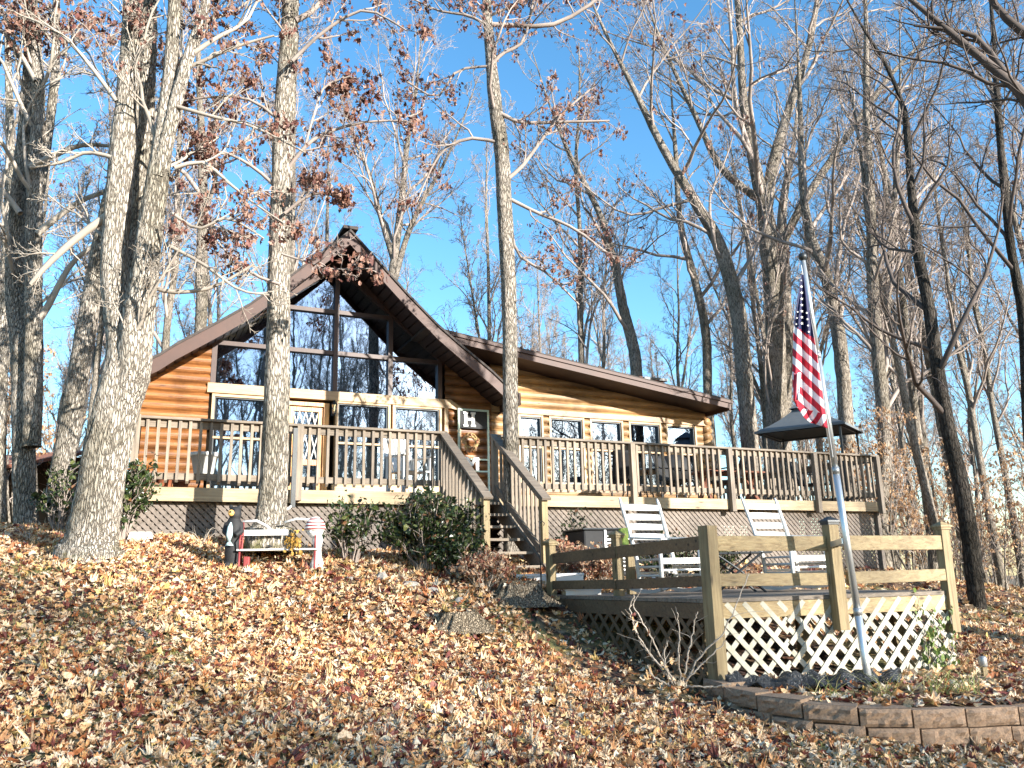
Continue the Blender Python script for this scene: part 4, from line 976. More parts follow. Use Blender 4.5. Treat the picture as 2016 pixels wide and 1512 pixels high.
# grey canopy on the right end of the deck
ct = P(1594, 850, 17.4); zc = 4.42
can = empty('canopy', (ct[0], ct[1], D0[2]), rad(-36)); tag(can, 'grey two-tiered fabric canopy standing at the right end of the deck', 'canopy')
def pyr(mb, a, b, z0, z1, a2, b2, sag=.06):
    k = 8; 
    for s in range(4):
        vs = []
        for i in range(k+1):
            t_ = i/k; hx, hy = a+(a2-a)*t_, b+(b2-b)*t_; z = z0+(z1-z0)*t_ - sag*math.sin(math.pi*t_)
            c4 = [(-hx,-hy),(hx,-hy),(hx,hy),(-hx,hy)]; p, q = c4[s], c4[(s+1) % 4]
            for j in range(k+1): u_ = j/k; vs.append((p[0]+(q[0]-p[0])*u_, p[1]+(q[1]-p[1])*u_, z))
        mb.add(vs, [(i*(k+1)+j, i*(k+1)+j+1, (i+1)*(k+1)+j+1, (i+1)*(k+1)+j) for i in range(k) for j in range(k)])
ez = zc-D0[2]
mb = MB(); pyr(mb, .92, .80, ez, ez+.55, .16, .14); mb.box(-.93,.93,-.81,-.80,ez-.05,ez).box(-.93,.93,.80,.81,ez-.05,ez).box(-.93,-.92,-.80,.80,ez-.05,ez).box(.92,.93,-.80,.80,ez-.05,ez); cc = mb.build('canopy_cloth', M_['canvas'], can); cc.modifiers.new('s','SOLIDIFY').thickness = .006
mb = MB(); pyr(mb, .32, .28, ez+.50, ez+.68, .02, .02, .0); cc = mb.build('vent_cap', M_['canvas'], can); cc.modifiers.new('s','SOLIDIFY').thickness = .006
for x in (-.8, .8):
    for y in (-.68, .68): MB().box(x-.02, x+.02, y-.02, y+.02, 0, ez).build('post', M_['dgrey'], can)
MB().beam((-.8,-.68,ez-.04),(.8,-.68,ez-.04),.03,.03).beam((-.8,.68,ez-.04),(.8,.68,ez-.04),.03,.03).beam((-.8,-.68,ez-.04),(-.8,.68,ez-.04),.03,.03).beam((.8,-.68,ez-.04),(.8,.68,ez-.04),.03,.03).build('frame', M_['dgrey'], can)
# downspout with hose below it
t = empty('downspout', H(2.02, -.16, 0), YAW); tag(t, 'dark green downspout beside the deck post near the pale trunk', 'downspout')
MB().box(-.03, .03, -.03, .03, -.26, .84).build('pipe', M_['dgrey'], t); MB().tube([(0,0,-.22),(-.05,-.03,-.27),(-.16,-.05,-.33),(-.3,-.04,-.42)], .018, 8).build('elbow', M_['white'], t, True)
# shed far left
sx = P(20, 960, 17); t = empty('shed', (sx[0]-1.2, sx[1], G(sx[0]-1.2, sx[1])), rad(-12)); tag(t, 'low open shed with rust red roof beyond the far left trees', 'shed')
sz = P(20, 928, 17)[2]-t.location.z
mb = MB(); mb.prism([(-2.5,-1.4,sz-.25),(2.2,-1.4,sz-.25),(2.2,1.4,sz+.5),(-2.5,1.4,sz+.5)], (0,0,.07)); mb.build('roof', M_['redroof'], t)
mb = MB(); mb.box(-2.5,2.2,-1.43,-1.39,sz-.32,sz-.16); mb.build('fascia', M_['white'], t)
for x in (-2.3, .1, 2.0): MB().box(x-.05,x+.05,-1.35,-1.25,-.6,sz-.25).build('post', M_['grey'], t); MB().beam((x,-1.3,sz-.75),(x-.45,-1.3,sz-.27),.05,.05).build('brace', M_['grey'], t)
mb = MB(); mb.box(-2.4,2.1,1.2,1.3,-.6,sz+.38); mb.build('wall', M_['inside'], t)

# ------------------------------------------------------------ patio platform in front
PZ = 1.32
e1 = (PR-PC); L1 = np.linalg.norm(e1); e1 = e1/L1; e2 = (PL-PC); L2 = np.linalg.norm(e2); e2 = e2/L2
def W(a, b, z): return (PC[0]+e1[0]*a+e2[0]*b, PC[1]+e1[1]*a+e2[1]*b, z)
o3 = lambda p: (p[0]-PC[0], p[1]-PC[1], p[2]-PZ)
patio = empty('patio_platform', (PC[0], PC[1], PZ)); tag(patio, 'low wooden patio platform with white lattice skirt and two-board rail', 'patio deck')
def Q(a, b, z): return o3(W(a, b, z+PZ))
b_ = -.05
mb = MB()
while b_ < L2+.02:
    mb.prism([Q(-.04, b_, -.035), Q(L1+.05, b_, -.035), Q(L1+.05, b_+.135, -.035), Q(-.04, b_+.135, -.035)], (0, 0, .035)); b_ += .143
mb.build('floor', M_['deck'], patio)
mb = MB(); 
mb.beam(Q(-.03,-.03,-.11), Q(L1+.03,-.03,-.11), .03, .14).beam(Q(L1+.03,-.03,-.11), Q(L1+.03,L2,-.11), .03, .14).build('rim_board', M_['treatedr'], patio)
MB().beam(Q(-.03,-.03,-.11), Q(-.03,L2,-.11), .03, .14).build('rim_board', M_['shadewood'], patio)
mb = MB()
for a in (.3, L1*.5, L1-.2):
    for b in (.4, L2-.3): p = Q(a, b, 0); mb.box(p[0]-.05, p[0]+.05, p[1]-.05, p[1]+.05, -1.2, -.04)
for b in (.5, 1.3, 2.1): mb.beam(Q(0, b, -.10), Q(L1, b, -.10), .04, .12)
mb.build('underframe', M_['treated'], patio)
def plat(A, B, splits, pitch, wd, zt, deep, name, mat, first):
    """crossed lattice on the vertical plane from A to B (2D points)"""
    A = np.array(A); B = np.array(B); L = np.linalg.norm(B-A); d = (B-A)/L; nrm_ = np.array([d[1], -d[0]])
    for k_, (s0, s1) in enumerate(splits):
        zs = np.linspace(s0, s1, 12); zb = [G(*(A+d*q))-PZ-.02 for q in zs]
        mb = MB()
        for layer, sg in ((0, first[k_]), (1, -first[k_])):
            off = .012 if layer == 0 else .0
            run = max(zt-min(zb), .1)/1.05; s = s0-run-pitch
            while s < s1+run+pitch:
                best = []
                for t in np.linspace(0, run*1.02, 40):
                    u = s+t if sg > 0 else s+run-t; z = zt-1.05*t
                    if s0 <= u <= s1 and z >= np.interp(u, zs, zb): best.append((u, z))
                if len(best) > 1:
                    (u0, za), (u1, zc_) = best[0], best[-1]
                    p = A+d*u0+nrm_*(off+.03); q = A+d*u1+nrm_*(off+.03)
                    mb.beam((p[0]-PC[0], p[1]-PC[1], za), (q[0]-PC[0], q[1]-PC[1], zc_), .009, wd, side=(nrm_[0], nrm_[1], 0))
                s += pitch
        mb.build(name, mat, patio)
plat(PC, PR, ((0.03, L1*.30), (L1*.30, L1)), .185, .048, -.045, 1, 'lattice_skirt', M_['wlatt'], (1, -1))
plat(PL, PC, ((0, L2-.03),), .185, .04, -.05, 1, 'lattice_skirt', M_['shadewood'], (1,))
plat(PR, PR+(PL-PC), ((0.03, L2),), .185, .04, -.05, 1, 'lattice_skirt', M_['wlatt'], (1,))
def post(px, py_top, Y, zb, w_=.095, cap=True, lean=None, name='post', rot=0):
    """corner posts; top point from the photograph, foot straight below (or leaning)"""
    t = P(px, py_top, Y); b = np.array([t[0], t[1], zb]) if lean is None else np.array([lean[0], lean[1], zb])
    r = [t[0]-PC[0], t[1]-PC[1], t[2]-PZ]; q = [b[0]-PC[0], b[1]-PC[1], b[2]-PZ]
    pz = r[2]-.035 if cap else r[2]
    sd_ = (math.cos(rot), math.sin(rot), 0)
    o = MB().beam(q, (r[0], r[1], pz), w_, w_, side=sd_).build(name, M_['treated'], patio, bevel=.004)
    if cap:
        mb = MB(); ax = Vector(sd_); ay = Vector((-sd_[1], sd_[0], 0))
        for z0, z1, s0, s1 in ((pz-.03, pz-.005, .062, .062), (pz-.005, pz+.012, .075, .072), (pz+.012, pz+.05, .068, .012)):
            c = Vector((r[0], r[1], 0)); vs = [c+ax*(i*s)+ay*(j*s)+Vector((0,0,z)) for s, z in ((s0, z0), (s1, z1)) for i, j in ((-1,-1),(1,-1),(1,1),(-1,1))]
            mb.add(vs, [(3,2,1,0),(4,5,6,7),(0,1,5,4),(1,2,6,5),(2,3,7,6),(3,0,4,7)])
        mb.build('post_cap', M_['dgrey'] if px > 1500 and px < 1700 else M_['treated'], o)
    return t
r1 = math.atan2(e1[1], e1[0])
TL = post(1083, 1063, 10.0, .9, .09, True, rot=.6); TM = post(1213, 1047, 9.05, PZ-.1, .09, True, rot=.6)
TC = post(1392, 1035, 7.66, .35, .125, False, rot=r1+.25); TP = post(1632, 1020, 8.0, PZ-.32, .11, True, lean=P(1652, 1190, 8.0), rot=r1)
TR = post(1852, 1030, 8.47, PZ-.40, .10, True, lean=P(1870, 1190, 8.47), rot=r1)
TX = post(1238, 1062, 9.6, PZ, .085, False, rot=.3)
def rb(a, b, h, t=.036, m='treatedr'):
    a = np.array(a)-[PC[0], PC[1], PZ]; b = np.array(b)-[PC[0], PC[1], PZ]
    MB().beam(a, b, t, h).build('rail_board', M_[m], patio, bevel=.004)
rb(P(1090,1100,9.95), P(1213,1087,9.0), .125, m='shadewood'); rb(P(1216,1087,9.0), P(1385,1068,7.72), .125, m='shadewood')
rb(P(1090,1152,9.95), P(1213,1150,9.0), .10, m='shadewood'); rb(P(1216,1151,9.0), P(1385,1144,7.72), .10, m='shadewood')
rb(P(1405,1070,7.72), P(1625,1070,8.0), .14); rb(P(1660,1069,8.03), P(1858,1068,8.45), .14)
rb(P(1405,1142,7.72), P(1630,1140,8.0), .115); rb(P(1668,1138,8.03), P(1868,1131,8.45), .115)

# rocking chairs
def rocker(loc, face, label):
    """face: unit direction the sitter looks"""
    o = empty('rocking_chair', loc, math.atan2(face[1], face[0])+math.pi/2); tag(o, label, 'rocking chair', 'white rocking chairs on the patio platform')
    m = M_['white']      # local: sitter faces -y
    for x in (-.27, .27):
        MB().tube([(x*1.0, .16, .06), (x, .20, .42), (x*1.02, .30, .75), (x*1.05, .42, 1.10), (x*1.05, .445, 1.17)], [.022,.024,.022,.02,.012], 10).build('back_post', m, o, True)
        MB().tube([(x*1.06, -.24, .05), (x*1.06, -.24, .62)], .023, 10).build('front_leg', m, o, True)
        mb = MB(); k = 14; vs = []
        for i in range(k+1):
            y = -.45+1.05*i/k; z = .02+.42*(y-.02)**2
            for dx in (-.018, .018):
                for dz in (0, .04): vs.append((x*1.03+dx, y, z+dz))
        fs = []
        for i in range(k):
            b = i*4; fs += [(b,b+4,b+5,b+1),(b+2,b+3,b+7,b+6),(b,b+2,b+6,b+4),(b+1,b+5,b+7,b+3)]
        fs += [(0,1,3,2),(4*k,4*k+2,4*k+3,4*k+1)]; mb.add(vs, fs); mb.build('rocker', m, o)
        MB().prism([(x*1.06-.045, -.32, .62), (x*1.06+.045, -.32, .62), (x*1.06+.03, .27, .66), (x*1.06-.03, .27, .66)], (0,0,.022)).build('armrest', m, o, bevel=.006)
        MB().tube([(x*1.04, -.24, .22), (x, .17, .22)], .014, 8).tube([(x*1.04, -.24, .32), (x, .18, .32)], .014, 8).build('side_stretcher', m, o)
    for i in range(5):
        t_ = i/4; z = .56+.49*t_; yc = .245+(.42-.245)*((z-.5)/.6); mb = MB(); vs = []
        for j in range(9):
            s_ = -1+2*j/8; y = yc+.045*(1-s_*s_)
            for dz in (-.036, .036):
                for dy in (-.007, .007): vs.append((s_*.275, y+dy+dz*.3, z+dz+(.012*(1-s_*s_) if dz > 0 else 0)))
        fs = []
        for j in range(8): b = j*4; fs += [(b,b+4,b+5,b+1),(b+2,b+3,b+7,b+6),(b,b+2,b+6,b+4),(b+1,b+5,b+7,b+3)]
        mb.add(vs, fs); mb.build('back_slat', m, o, True)
    for i in range(9): y = -.27+.052*i; MB().box(-.28, .28, y, y+.046, .40+.0*i-.02*(y+.27), .418-.02*(y+.27)).build('seat_slat', m, o)
    MB().tube([(-.28,-.24,.28),(.28,-.24,.28)], .014, 8).tube([(-.28,-.24,.16),(.28,-.24,.16)], .014, 8).tube([(-.27,.17,.25),(.27,.17,.25)], .014, 8).build('cross_stretcher', m, o)
    MB().box(-.28,.28,-.262,-.245,.35,.40).build('apron', m, o)
    return o
fc = np.array([.50, -.866]); fc = fc/np.linalg.norm(fc)
pa = P(1316, 1160, 9.25); ra_ = rocker((pa[0], pa[1], PZ+.0), fc, 'white rocking chair nearer the stairs, green strap on its back')
pb = P(1566, 1155, 9.5); rb_ = rocker((pb[0], pb[1], PZ+.0), fc, 'white rocking chair on the right, behind the flagpole post')
ra_.scale = rb_.scale = (.98, .98, .93)
g0 = P(1227, 1040, 9.05); t = empty('towel', g0); tag(t, 'narrow green cloth strap hanging at the left of the rocking chair', 'towel')
mb = MB(); vs = []
for i in range(10):
    for j in range(4): vs.append((-.05+.033*j, .012*math.sin(i*.9+j), -.02*i-.0)) 
mb.add(vs, [(i*4+j, i*4+j+1, (i+1)*4+j+1, (i+1)*4+j) for i in range(9) for j in range(3)]); b = mb.build('cloth', M_['green'], t); b.modifiers.new('s','SOLIDIFY').thickness=.012
# small dark table between the chairs
tb = P(1450, 1150, 9.4); t = empty('folding_table', (tb[0], tb[1], PZ)); tag(t, 'small dark folding table between the two rocking chairs', 'table')
mb = MB(); 
for i in range(6): mb.box(-.36+.122*i, -.36+.122*i+.11, -.22, .22, .42, .44)
mb.build('table_top', M_['dgrey'], t)
for y in (-.2, .2):
    MB().tube([(-.27, y, 0), (0, y, .24), (.25, y, .42)], .013, 8).tube([(.27, y, 0), (.0, y+.01, .24), (-.25, y, .42)], .013, 8).build('leg', M_['dgrey'], t)
# white step box and lower box by the stair foot
def whitebox(px0, px1, py, Y, h, dp, label):
    a = P(px0, py, Y); b = P(px1, py, Y); zg = a[2]-h; t = empty('step_box', (a[0], a[1], zg), math.atan2(b[1]-a[1], b[0]-a[0])); tag(t, label, 'step')
    L = b[0]-a[0]; MB().box(0, L, -.0, dp, h-.03, h).build('top', M_['white'], t, bevel=.004); MB().box(.01, L-.01, .0, .02, -.25, h-.032).box(.01, L-.01, dp-.02, dp, -.25, h-.032).build('side', M_['white'], t); MB().box(-.03, .01, .0, dp, -.25, h-.035).build('end_post', M_['treated'], t)
whitebox(1012, 1150, 1131, 10.35, .16, .5, 'long low white step box at the foot of the deck stairs')
whitebox(1112, 1185, 1158, 9.75, .10, .35, 'small white box on the left edge of the patio platform')
# air conditioner
ac = P(1175, 1075, 11.9); t = empty('air_conditioner', (ac[0], ac[1], G(ac[0], ac[1])), YAW-.1); tag(t, 'dark air conditioner unit against the lattice below the deck', 'air conditioner')
za = P(1175, 1040, 11.6)[2]-t.location.z
MB().box(-.36,.36,-.36,.36,0,za-.03).build('cabinet', M_['black'], t, bevel=.03); MB().box(-.38,.38,-.38,.38,za-.03,za).build('top_panel', M_['dgrey'], t, bevel=.02)
mb = MB(); z = .08
while z < za-.08: mb.box(-.02,.355,-.372,-.362,z,z+.022).box(.362,.372,-.33,.33,z,z+.022); z += .052
mb.build('louvre', M_['grey'], t); MB().box(-.05,-.02,-.374,-.36,.03,za-.03).box(.345,.372,-.374,-.36,.03,za-.03).build('corner_trim', M_['grey'], t)

# ------------------------------------------------------------ flag on its pole
FB = P(1717, 1378, 7.62); FB[2] = G(FB[0], FB[1])-.15; FT = P(1581, 514, 7.5)
fp = empty('flagpole', FB); tag(fp, 'leaning silver flagpole strapped to the patio rail post', 'flagpole')
rel = lambda p: tuple(np.array(p)-FB)
cuts = [(0, .22, .034), (.22, .52, .031), (.52, .78, .028), (.78, 1, .024)]
for a, b, r in cuts: MB().tube([rel(FB+(FT-FB)*a), rel(FB+(FT-FB)*b)], r, 16).build('pole_section', M_['galv'], fp, True)
mb = MB()
for a, r in ((.22, .037), (.52, .034), (.78, .031)): mb.tube([rel(FB+(FT-FB)*(a-.012)), rel(FB+(FT-FB)*(a+.003))], r, 16)
mb.build('collar', M_['grey'], fp, True)
MB().ball(rel(FT+[0,0,.045]), .042, 12).tube([rel(FT-[0,0,.03]), rel(FT+[0,0,.02])], .02, 12).build('finial', M_['dgrey'], fp, True)
q = FB+(FT-FB)*((P(1672,1065,7.6)[2]-FB[2])/(FT[2]-FB[2])); mb = MB(); mb.beam(rel(q+[.03,.03,0]), rel(TP*[1,1,0]+[.05,.02,q[2]-.02]), .012, .05).beam(rel(q+[-.04,.0,0]), rel(TP*[1,1,0]+[-.03,-.05,q[2]-.02]), .012, .05); mb.build('bracket', M_['galv'], fp)
MB().tube([rel(FT+[-.03,-.02,-.05]), rel(P(1602, 660, 7.44)), rel(P(1640, 900, 7.44))], .004, 5).build('halyard', M_['white'], fp)
fg = empty('flag', P(1600, 690, 7.45)); tag(fg, 'American flag hanging limp from the silver pole', 'flag'); FO = np.array(fg.location)
rows = [(541,1577.5,1581.5),(560,1574,1585),(600,1568.5,1592),(630,1564,1597),(660,1561.5,1602),(700,1560.5,1609),(740,1560,1614),(770,1561,1618),(785,1563,1620),(800,1567,1622),(815,1575,1625),(830,1582,1627),(843,1594,1629)]
ra = np.array(rows); NY, NX = 90, 30; V, UVs = [], []
def fl_fold(s, y): return .035*math.sin(s*7.5+y*.006)+.02*math.sin(s*15+y*.02)+.006*math.sin(y*.15+s*5)
for i in range(NY+1):
    y = 541+302*i/NY; xl = np.interp(y, ra[:,0], ra[:,1]); xr = np.interp(y, ra[:,0], ra[:,2])
    for j in range(NX+1):
        s = j/NX; x = xl+(xr-xl)*s; yy = y + (12*(1-s)*max(0, (y-800)/43))*-1
        V.append(P(x, yy, 7.44+fl_fold(s, y)*min(1, (y-535)/80))-FO); UVs.append((x, y))
F = [(i*(NX+1)+j, (i+1)*(NX+1)+j, (i+1)*(NX+1)+j+1, i*(NX+1)+j+1) for i in range(NY) for j in range(NX)]
def flagmat():
    """the cloth's own dye: canton and stripes in the cloth's UV space (u across, v stripes down)"""
    m, t, b = newmat('flag_cloth'); uv = t.nodes.new('ShaderNodeUVMap'); uv.uv_map = 'cloth'
    sx_ = t.nodes.new('ShaderNodeSeparateXYZ'); t.links.new(uv.outputs[0], sx_.inputs[0])
    fr = N(t, 'ShaderNodeMath', operation='FRACT'); t.links.new(sx_.outputs[1], fr.inputs[0])
    st_ = ramp(t, [(0, (.80,.78,.80)), (.5, (.52,.015,.04))], fr.outputs[0], 'CONSTANT')
    bl = N(t, 'ShaderNodeMath', operation='GREATER_THAN'); bl.inputs[1].default_value = .5; t.links.new(sx_.outputs[0], bl.inputs[0])
    c = mixc(t, st_.outputs[0], (.012,.014,.07), bl.outputs[0]); t.links.new(c, b.inputs['Base Color']); b.inputs['Roughness'].default_value = .7
    tr = t.nodes.new('ShaderNodeBsdfTranslucent'); t.links.new(c, tr.inputs[0]); mx = t.nodes.new('ShaderNodeMixShader'); mx.inputs[0].default_value = .25
    t.links.new(b.outputs[0], mx.inputs[1]); t.links.new(tr.outputs[0], mx.inputs[2]); t.links.new(mx.outputs[0], t.nodes['Material Output'].inputs[0]); return m
fo = np_mesh('cloth', V, F, flagmat(), fg); uvl = fo.data.uv_layers.new(name='cloth')
def dye(x, y):
    cy = 645+.62*(x-1568)                      # lower edge of the canton, running down to the right
    if y < cy: return (1.0, 0.0)
    if y < 800+.25*(x-1560): return (0.0, (y-cy-.32*(x-1568))/31.0)
    return (0.0, (x+.5*(y-800))/22.0)
for p_ in fo.data.polygons:
    cx = sum(UVs[v][0] for v in p_.vertices)/4; cyy = sum(UVs[v][1] for v in p_.vertices)/4; isb = dye(cx, cyy)[0]; low = cyy >= 800+.25*(cx-1560)
    for li, v in zip(p_.loop_indices, p_.vertices):
        x, y = UVs[v]; cy = 645+.62*(x-1568)
        vv = (x+.5*(y-800))/22.0 if low else (y-cy-.32*(x-1568))/31.0+20
        uvl.data[li].uv = (isb, vv if low else vv)
so_ = fo.modifiers.new('s', 'SOLIDIFY'); so_.thickness = .004; so_.offset = 0
def star(mb, c, r):
    pts = []
    for k in range(10):
        a = math.pi/2+k*math.pi/5+.06; q_ = r if k % 2 == 0 else r*.42; pts.append(np.array([q_*math.cos(a), 0, q_*math.sin(a)]))
    mb.add([c-FO]+[c+p-FO for p in pts], [(0, k+1, (k+1) % 10+1) for k in range(10)])
mb = MB()
for k in range(8): x = 1577.5+.1*k-.0; y = 552+12.1*k; star(mb, P(x+(.3*k if k<3 else .6), y, 7.385), .0165 if k else .010)
for k in range(4): star(mb, P(1588.5+1.3*k, 622+12.4*k-6, 7.385), .013)
for k in range(3): star(mb, P(1569.5-1.4*k+1, 618+12.1*k-4, 7.385), .010)
mb.build('stars', M_['white'], fg)
mb = MB(); vs = []; k = 14                       # the free corner folded over at the left
for i in range(k+1):
    for j in range(7): y = 735+54*i/k; x = 1562.5+(14-4*i/k)*j/6; vs.append(P(x, y+2*math.sin(j), 7.33+.03*math.sin(j*1.3+i*.2))-FO)
mb.add(vs, [(i*7+j, i*7+j+1, (i+1)*7+j+1, (i+1)*7+j) for i in range(k) for j in range(6)], 0)
for i_, f_ in enumerate(mb.f): mb.m[i_] = 1 if (i_ % 6) >= 3 else 0
redc = plain('flag_red', (.52,.015,.04), .7, bmp=0, var=.1); whc = plain('flag_white', (.8,.78,.8), .7, bmp=0, var=.05)
cf = mb.build('folded_corner', [redc, whc], fg, True); cf.modifiers.new('s','SOLIDIFY').thickness = .004

# ------------------------------------------------------------ block retaining wall
wall_px = [(1385,1322,7.75),(1440,1340,7.25),(1500,1362,6.95),(1560,1376,6.75),(1620,1388,6.6),(1690,1398,6.5),(1760,1405,6.45),(1830,1407,6.47),(1900,1408,6.5),(1970,1407,6.55),(2050,1405,6.6),(2140,1404,6.65)]
wp = np.array([P(*q) for q in wall_px]); wp, _ = resample(wp, np.ones(len(wp)), 200); ZT = float(np.median(wp[:,2])); wp2 = wp[:, :2]
cum = np.r_[0, np.cumsum(np.linalg.norm(np.diff(wp2, axis=0), axis=1))]
ctr = (float(wp2[0][0]), float(wp2[0][1]), G(*wp2[0])); rw = empty('retaining_wall', ctr); tag(rw, 'curved low wall of reddish split-face blocks around the flagpole bed', 'retaining wall')
zt0 = float(P(1560,1376,6.75)[2])
def at(s): return np.array([np.interp(s, cum, wp2[:,0]), np.interp(s, cum, wp2[:,1])])
def wz_top(s): return float(np.interp(s, cum, wp[:,2]))
wtop = np.array([wz_top(s) for s in np.linspace(0, cum[-1], 50)]); 
for course in range(3):
    s = -.15*course; 
    while s < cum[-1]-.05:
        Lb = .42+RNG.uniform(-.05, .03) if course == 0 else .36+RNG.uniform(-.02,.02)
        s1 = min(s+Lb, cum[-1]); a, b = at(max(s,0)), at(s1); 
        if np.linalg.norm(b-a) < .08: s = s1+.006; continue
        d = (b-a)/np.linalg.norm(b-a); nn = np.array([d[1], -d[0]]); zt_ = min(wz_top(max(s,0)), wz_top(s1))*.5+.5*zt0-.135*course; 
        zb_ = zt_-.128; kx, kz = 9, 5; mb = MB(); rr = np.random.default_rng(abs(int(s*1000))+course)
        a2 = a+d*.004; b2 = b-d*.004; out = .015+.012*course-.004
        # rough front face grid + smooth box behind
        vs = []
        for i in range(kx+1):
            for j in range(kz+1):
                p = a2+(b2-a2)*i/kx; e = (i in (0, kx)) or (j in (0, kz)); q_ = p+nn*(out+(0 if e else .018+rr.normal(0, .008))); vs.append((q_[0]-ctr[0], q_[1]-ctr[1], zb_+(zt_-zb_)*j/kz-ctr[2]))
        mb.add(vs, [(i*(kz+1)+j, (i+1)*(kz+1)+j, (i+1)*(kz+1)+j+1, i*(kz+1)+j+1) for i in range(kx) for j in range(kz)])
        f4 = [a2+nn*out, b2+nn*out, b2-nn*.22-d*.02, a2-nn*.22+d*.02]; vs = [(p[0]-ctr[0], p[1]-ctr[1], z-ctr[2]) for z in (zb_, zt_+rr.normal(0,.003)) for p in f4]
        mb.add(vs, [(3,2,1,0),(4,5,6,7),(1,2,6,5),(2,3,7,6),(3,0,4,7)])
        mb.build('block', M_['block'], rw); s = s1+.004
# earth held by the wall, leaves on it
mb = MB(); top = zt0-.05; vs = []; fs = []; nn_ = 40
for i in range(nn_+1):
    a = at(cum[-1]*i/nn_*.9); c_ = np.array([PC[0]+.1, PC[1]+.05])+(np.array([5.6, 9.0])-PC)*(i/nn_); d_ = c_-a; d_ = d_/np.linalg.norm(d_); a = a+d_*.12
    for j in range(8): p = a+(c_-a)*j/7; vs.append((p[0], p[1], max(top+.05*(j/7)+RNG.normal(0,.008), G(p[0],p[1])-.08) if j < 7 else G(p[0], p[1])-.12))
mb.add(vs, [(i*8+j, i*8+j+1, (i+1)*8+j+1, (i+1)*8+j) for i in range(nn_) for j in range(7)])
bed = mb.build('planting_bed', bpy.data.materials['leafy_soil']); tag(bed, kind='structure')
c = []
while len(c) < 1500:
    i, j = RNG.uniform(0, nn_), RNG.uniform(0, 6.5); i0, j0 = int(i), int(j); q_ = np.array(vs[i0*8+j0])*(1-i+i0)+np.array(vs[min(i0+1,nn_)*8+j0+1])*(i-i0); c.append(q_+[0,0,.02])
v, f = leaves(np.array(c), .095, .4); tag(np_mesh('bed_leaves', v, f, M_['litter'], smooth=False), kind='stuff')
# crumpled plastic sheet against the lattice
pl = P(1560, 1345, 7.45); t = empty('plastic_sheet', pl); tag(t, 'crumpled black plastic sheet along the foot of the white lattice', 'plastic sheet')
nu, nv = 90, 14; rr = np.random.default_rng(4); vs = []
A_, B_ = P(1425, 1332, 7.5), P(1775, 1352, 7.75)
ph = rr.uniform(0, 6, 12)
for i in range(nu+1):
    for j in range(nv+1):
        u_ = i/nu; v_ = j/nv; p = A_+(B_-A_)*u_; n2 = np.array([e1[1], -e1[0]]); w_ = .34*math.sin(math.pi*min(1, u_*1.02))**.4
        z = .08*(1-v_)**1.5+.02*math.sin(u_*42+ph[0]+v_*5)+.018*math.sin(u_*75+ph[1]-v_*9)+.018*math.sin(u_*19+v_*6)+.012
        xy = p[:2]+n2*(.02+w_*v_); base_ = max(zt0-.03, G(*xy)); vs.append((xy[0]-pl[0], xy[1]-pl[1], base_+.02+max(z, 0)-pl[2]))
np_mesh('sheet', vs, [(i*(nv+1)+j, (i+1)*(nv+1)+j, (i+1)*(nv+1)+j+1, i*(nv+1)+j+1) for i in range(nu) for j in range(nv)], M_['plastic'], t)
# stake lamp and timber
sp_ = P(1945, 1372, 7.9); g_ = G(sp_[0], sp_[1]); t = empty('garden_light', (sp_[0], sp_[1], g_)); tag(t, 'short dark post lamp standing right of the lattice corner', 'lamp post')
hh = P(1949, 1292, 7.9)[2]-g_; MB().box(-.022,.022,-.022,.022,-.1,hh-.07).build('post', M_['treated'], t, bevel=.003); MB().lathe([(.03,hh-.09),(.036,hh-.08),(.036,hh-.02),(.03,hh),(.0,hh+.005)], (0,0,0), 12).build('lamp_head', M_['grey'], t, True)
a, b = P(1908, 1322, 8.5), P(1945, 1352, 8.1); t = empty('timber', (a[0], a[1], G(a[0], a[1]))); tag(t, 'grey landscape timber lying beside the short post lamp', 'timber')
MB().beam((0,0,.05), (b[0]-a[0], b[1]-a[1], G(b[0],b[1])-t.location.z+.05), .09, .09).build('timber_beam', M_['deck'], t, bevel=.01)
# grass tufts in the bed
cl = []
for px_, n_ in ((1640,12),(1745,24),(1850,30),(1905,36)):
    p = P(px_, 1378, 7.0); c_ = np.repeat(p[None], n_, 0)+RNG.normal(0,.05,(n_,3))*[1,1,0]; c_[:,2] = zt0-.02; cl.append(c_)
v, f = blades(np.concatenate(cl), .2, .004, 1.2); tag(np_mesh('bed_grass', v, f, M_['grassm'], smooth=False), kind='stuff')

